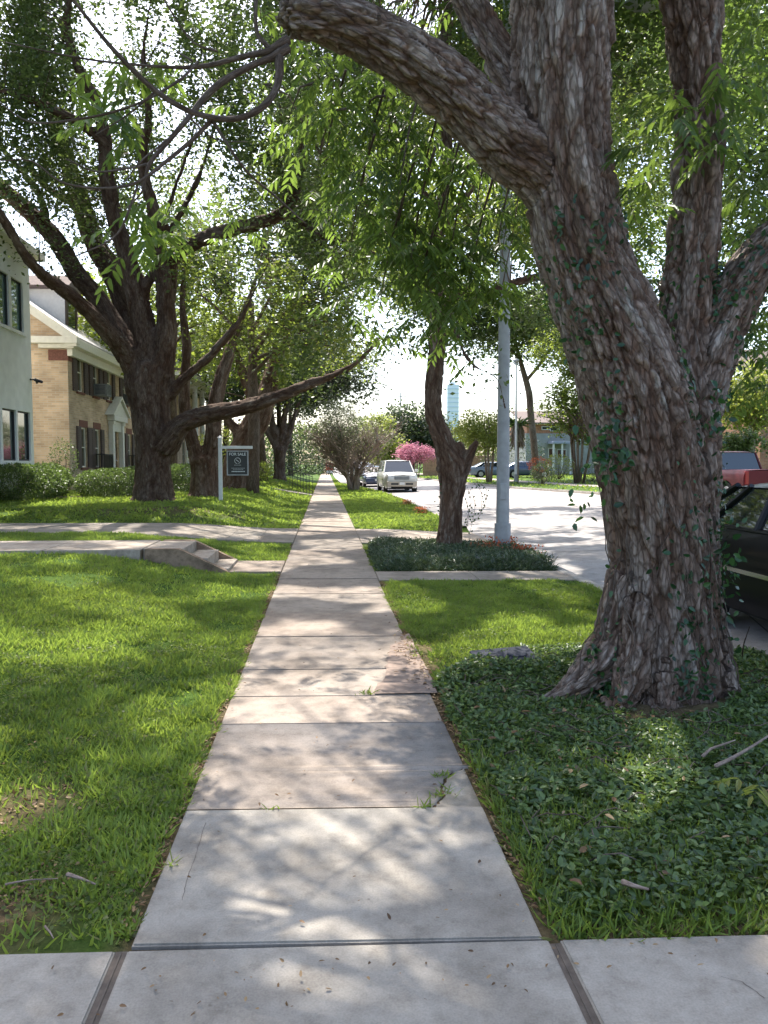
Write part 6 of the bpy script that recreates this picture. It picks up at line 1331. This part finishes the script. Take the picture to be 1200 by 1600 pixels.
# ---------------------------------------------------------------- hedges and shrubs
def shrub(name, label, c, r, n, ls, mat, seed, boxy=2.0, cat='shrub', group=None, core=True, flo=None):
    rg = np.random.default_rng(seed); t = thing(name, label, cat, (c[0], c[1], c[2]-r[2]), group=group)
    u = unit(rg.normal(size=(n, 3))); f = (np.abs(u)**boxy).sum(1)**(-1/boxy); p = u*f[:, None]; lump = 1+.22*(fbm(p*2.2+seed, 3, seed)-.5)*2
    rr_ = (.62+.42*rg.random(n)**.5)*lump; p = p*rr_[:, None]*np.array(r)+[0, 0, r[2]]; k = p[:, 2] > 0.01; p = p[k]; u = u[k]; n = len(p)
    put('foliage', leaves_mesh('foliage', p, u+rg.normal(size=(n, 3))*.8, rg.normal(size=(n, 3))+[0, 0, .6]+u*.8, ls*rg.uniform(.6, 1.3, n), ls*.55*np.ones(n), np.clip(rg.random(n)*.8+.1, 0, 1), T4), mat, t)
    st = []
    for j in range(14):
        v = unit(rg.normal(size=(1, 3)))[0]; v[2] = abs(v[2])+.3; e = v/np.linalg.norm(v)*np.array(r)*.8; st.append(([np.array([e[0]*.15, e[1]*.15, -.03]), e*.5+[0, 0, .1*r[2]], e+[0, 0, r[2]*.6]], [.02, .014, .006]))
    sm2, _ = wood_mesh('stems', st, .2, 4); put('stems', sm2, M['twig'], t)
    return t
def gz_(x, y): return float(H(x, y)) if x < 1 else float(rz(x, y))
def sh_at(name, label, px, pybase, Y, rx, ry, rz_, n, ls, mat, seed, boxy=2.0, group=None):
    p = P(px, pybase, Y); z = p.z; return shrub(name, label, (p.x, Y, z+rz_), (rx, ry, rz_), n, ls, mat, seed, boxy, group=group)
sh_at('loose_shrub', 'bushy shrub row below the lower windows of the pale stucco building', 30, 782, 23.6, 1.15, 1.6, .52, 15000, .075, M['hedgeleaf'], 81, 2.4)
sh_at('loose_shrub', 'smaller shrub at the corner between the stucco building and the brick house', 78, 776, 25, .6, .9, .50, 7000, .075, M['hedgeleaf'], 82, 2.2)
sh_at('loose_shrub', 'sparse upright shrub against the end wall of the brick house', 100, 760, 27.5, .45, .6, .8, 700, .08, M['hedgeleaf'], 83, 2.0)
sh_at('clipped_hedge', 'clipped rounded hedge in front of the white doorway left of the oak', 172, 778, 26, .95, 1.1, .47, 16000, .06, M['hedgeleaf'], 84, 3.2, group='clipped hedges')
sh_at('clipped_hedge', 'clipped hedge seen between the oak and the two stemmed tree', 282, 768, 30, .75, 1.3, .5, 10000, .065, M['hedgeleaf'], 85, 3.0, group='clipped hedges')
sh_at('clipped_hedge', 'shadowed low hedge behind the oak beside the brick house', 232, 768, 32, 1.0, 1.4, .5, 9000, .07, M['hedgeleaf'], 86, 3.0, group='clipped hedges')
sh_at('loose_shrub', 'bright green low plant right of the leaning tree', 402, 750, 38, .75, .8, .45, 1400, .09, M['brightleaf'], 87)
sh_at('loose_shrub', 'tall pale bush behind the sale sign', 345, 755, 42, 1.6, 1.2, 1.5, 3000, .11, M['yellowleaf'], 88)
sh_at('dark_hedge', 'long dark hedge behind the grey fan shaped trunk', 440, 742, 64, 5.2, 1.2, .75, 4200, .14, M['darkleaf'], 89, 4)
sh_at('dark_hedge', 'tall dark green shrub mass left of the far end of the sidewalk', 400, 742, 70, 4.5, 2.0, 2.4, 4200, .2, M['darkleaf'], 90, 2.6)
sh_at('dark_hedge', 'dark shrubs beside the far end of the sidewalk', 478, 742, 80, 2.2, 2.0, 1.6, 2400, .18, M['darkleaf'], 91, 2.6)
sh_at('round_bush', 'dark round bush on the far verge left of the multi stemmed tree', 847, 755, 46, .75, .75, .62, 1800, .07, M['darkleaf'], 92)
sh_at('flowering_bush', 'orange flowering bush behind the dark round bush', 842, 738, 50, .8, .7, .5, 1300, .07, M['orangeflower'], 93)
sh_at('loose_shrub', 'pale feathery shrub between the round bush and the multi stemmed tree', 872, 748, 49, .9, .8, .8, 1500, .09, M['yellowleaf'], 94)
sh_at('loose_shrub', 'green undergrowth at the foot of the multi stemmed tree', 925, 752, 50, 1.3, .9, .6, 1600, .08, M['hedgeleaf'], 95)
sh_at('loose_shrub', 'dark shrubs below the brown roofed house', 800, 735, 72, 3.0, 1.2, 1.6, 2200, .14, M['darkleaf'], 96, 2.6)
# gravel edging by the buildings
m = MB(); p = P(60, 780, 24.2); q = P(108, 776, 25.2)
rg4 = random.Random(2)
for k in range(420):
    s = rg4.random(); x = p.x+(q.x+.35-p.x)*s+rg4.gauss(0, .12); yv = p.y+(q.y-p.y)*s+rg4.gauss(0, .18); r_ = rg4.uniform(.02, .055)
    m.box((x, yv, float(H(x, yv))+r_*.4), (r_*1.6, r_*1.2, r_), rot=Matrix.Rotation(rg4.random()*6, 4, 'Z'))
tag(m.put('gravel_edging', M['mulch']), 'pinkish stones edging the bed below the pale stucco building', 'gravel', kind='stuff')

# ---------------------------------------------------------------- small things on the ground
p = G(787, 1034); t = thing('meter_box_lid', 'dark grey plastic meter box lid tilted in the verge grass', 'meter box', (p.x, p.y, float(H(p.x, p.y))+.035), R(-6))
t.rotation_euler = (R(5), R(-3), R(4))
MB().box((0, 0, 0), (.46, .30, .06), bev=.012).put('lid', M['greyplastic'], t, smooth=True)
MB().cyl((.10, -.02, .031), (.10, -.02, .036), .075, .075, 24).put('reader_cap', M['greyplastic'], t)
MB().box((-.12, -.02, .033), (.12, .03, .005), bev=.001).put('finger_slot', M['blackpaint'], t)
def stick(label, pts, r, zz=.09, mat='twigpale', name='fallen_branch', cat='fallen branch'):
    w = [np.array(G(a, b, zz+dz)) for a, b, dz in pts]; rr_ = np.linspace(r, r*.4, len(w)); me, _ = wood_mesh(name, [(w, list(rr_))], .03, 6, wob=.01, seed=int(pts[0][0])); o = put(name, me, M[mat]); tag(o, label, cat)
stick('long thin fallen branch lying across the ground cover at the right edge', [(1118, 1197, 0), (1150, 1180, .03), (1185, 1160, .05), (1230, 1132, .06)], .010)
stick('short pale fallen branch left of the long one on the ground cover', [(1098, 1182, 0), (1110, 1170, .03), (1148, 1156, .05)], .009)
stick('small brown stick in the ground cover near the crossing walk', [(973, 1378, 0), (990, 1384, .01), (1013, 1390, 0)], .010)
stick('pale twig on the bare patch of the near left lawn', [(8, 1382, 0), (45, 1376, .0), (90, 1374, 0)], .004, .03)
stick('broken piece of bark on the near left lawn', [(105, 1366, 0), (125, 1372, .0), (150, 1382, 0)], .008, .03)
stick('thin twig at the lower left lawn edge above the crossing walk', [(70, 1447, 0), (78, 1456, .0), (84, 1466, 0)], .004, .02)
stick('thin shoot standing by the kerb right of the shaggy trunk', [(1160, 1035, 0), (1163, 1005, .25), (1172, 980, .5)], .006, 0, 'twig')
fa = np.array([G(1170, 1218, .1), G(1190, 1225, .1), G(1205, 1245, .1), G(1150, 1040, .15)]); r5 = np.random.default_rng(9)
pos, d, nr, ln, tn2, rach = fronds(fa[:3], np.array([[-1, .2, .1], [-.6, -.6, .2], [1, .2, .1]]), [.16, .14, .2], r5, .08, 4)
o = put('fallen_spray', leaves_mesh('fallen_spray', pos, d, nr, ln, ln*.3, np.ones(len(ln)), T6), M['yellowleaf']); tag(o, 'pale yellow green fallen leaf spray on the ground cover at the right edge', 'fallen leaves')

# ---------------------------------------------------------------- distant woods
def wood_mass(label, pts, n, hlo, hhi, depth, ls, seed, mat):
    rg = np.random.default_rng(seed); pts = np.array(pts, float); seg = np.linalg.norm(np.diff(pts, axis=0), axis=1); cum = np.concatenate([[0], np.cumsum(seg)])
    s = rg.random(n)*cum[-1]; x = np.interp(s, cum, pts[:, 0]); yv = np.interp(s, cum, pts[:, 1])
    hh = hlo+(hhi-hlo)*fbm(np.stack([s*.09, 0*s, 0*s], 1), 3, seed); z = hh*rg.random(n)**.7; o_ = rg.normal(size=(n, 2))*depth*(1-(z/hh)**3*.6)[:, None]
    pos = np.stack([x+o_[:, 0], yv+o_[:, 1], z], 1); lump = fbm(pos*.35, 2, seed)
    k = lump > .36; pos = pos[k]; n = len(pos)
    o = put('distant_wood', leaves_mesh('distant_wood', pos, rg.normal(size=(n, 3)), rg.normal(size=(n, 3))+[0, -.5, .6], ls*rg.uniform(.6, 1.4, n), ls*.6*np.ones(n), np.clip(.7*fbm(pos*.2, 2, seed+1)+.4*rg.random(n), 0, 1), T4), mat); tag(o, label, 'trees', kind='stuff')
wood_mass('distant dark trees closing the end of the street', [(-50, 125), (-14, 132), (-4, 118), (9, 128), (30, 122), (60, 110)], 26000, 6, 10, 2.2, .5, 5, M['oakleaf'])
wood_mass('tree mass beyond the houses across the street', [(52, 18), (48, 50), (36, 88), (28, 112)], 24000, 5, 10, 2.5, .5, 6, M['oakleaf'])
wood_mass('tree mass behind the houses on the left', [(-32, 30), (-26, 70), (-20, 110)], 16000, 4, 8.5, 2, .5, 7, M['darkleaf'])
for o in col.objects:
    if o.parent is not None and o.name.split('.')[0] in ('twig', 'leaf', 'stem', 'stems', 'frond', 'dry_skirt', 'blossom', 'foliage'): o['kind'] = 'stuff'
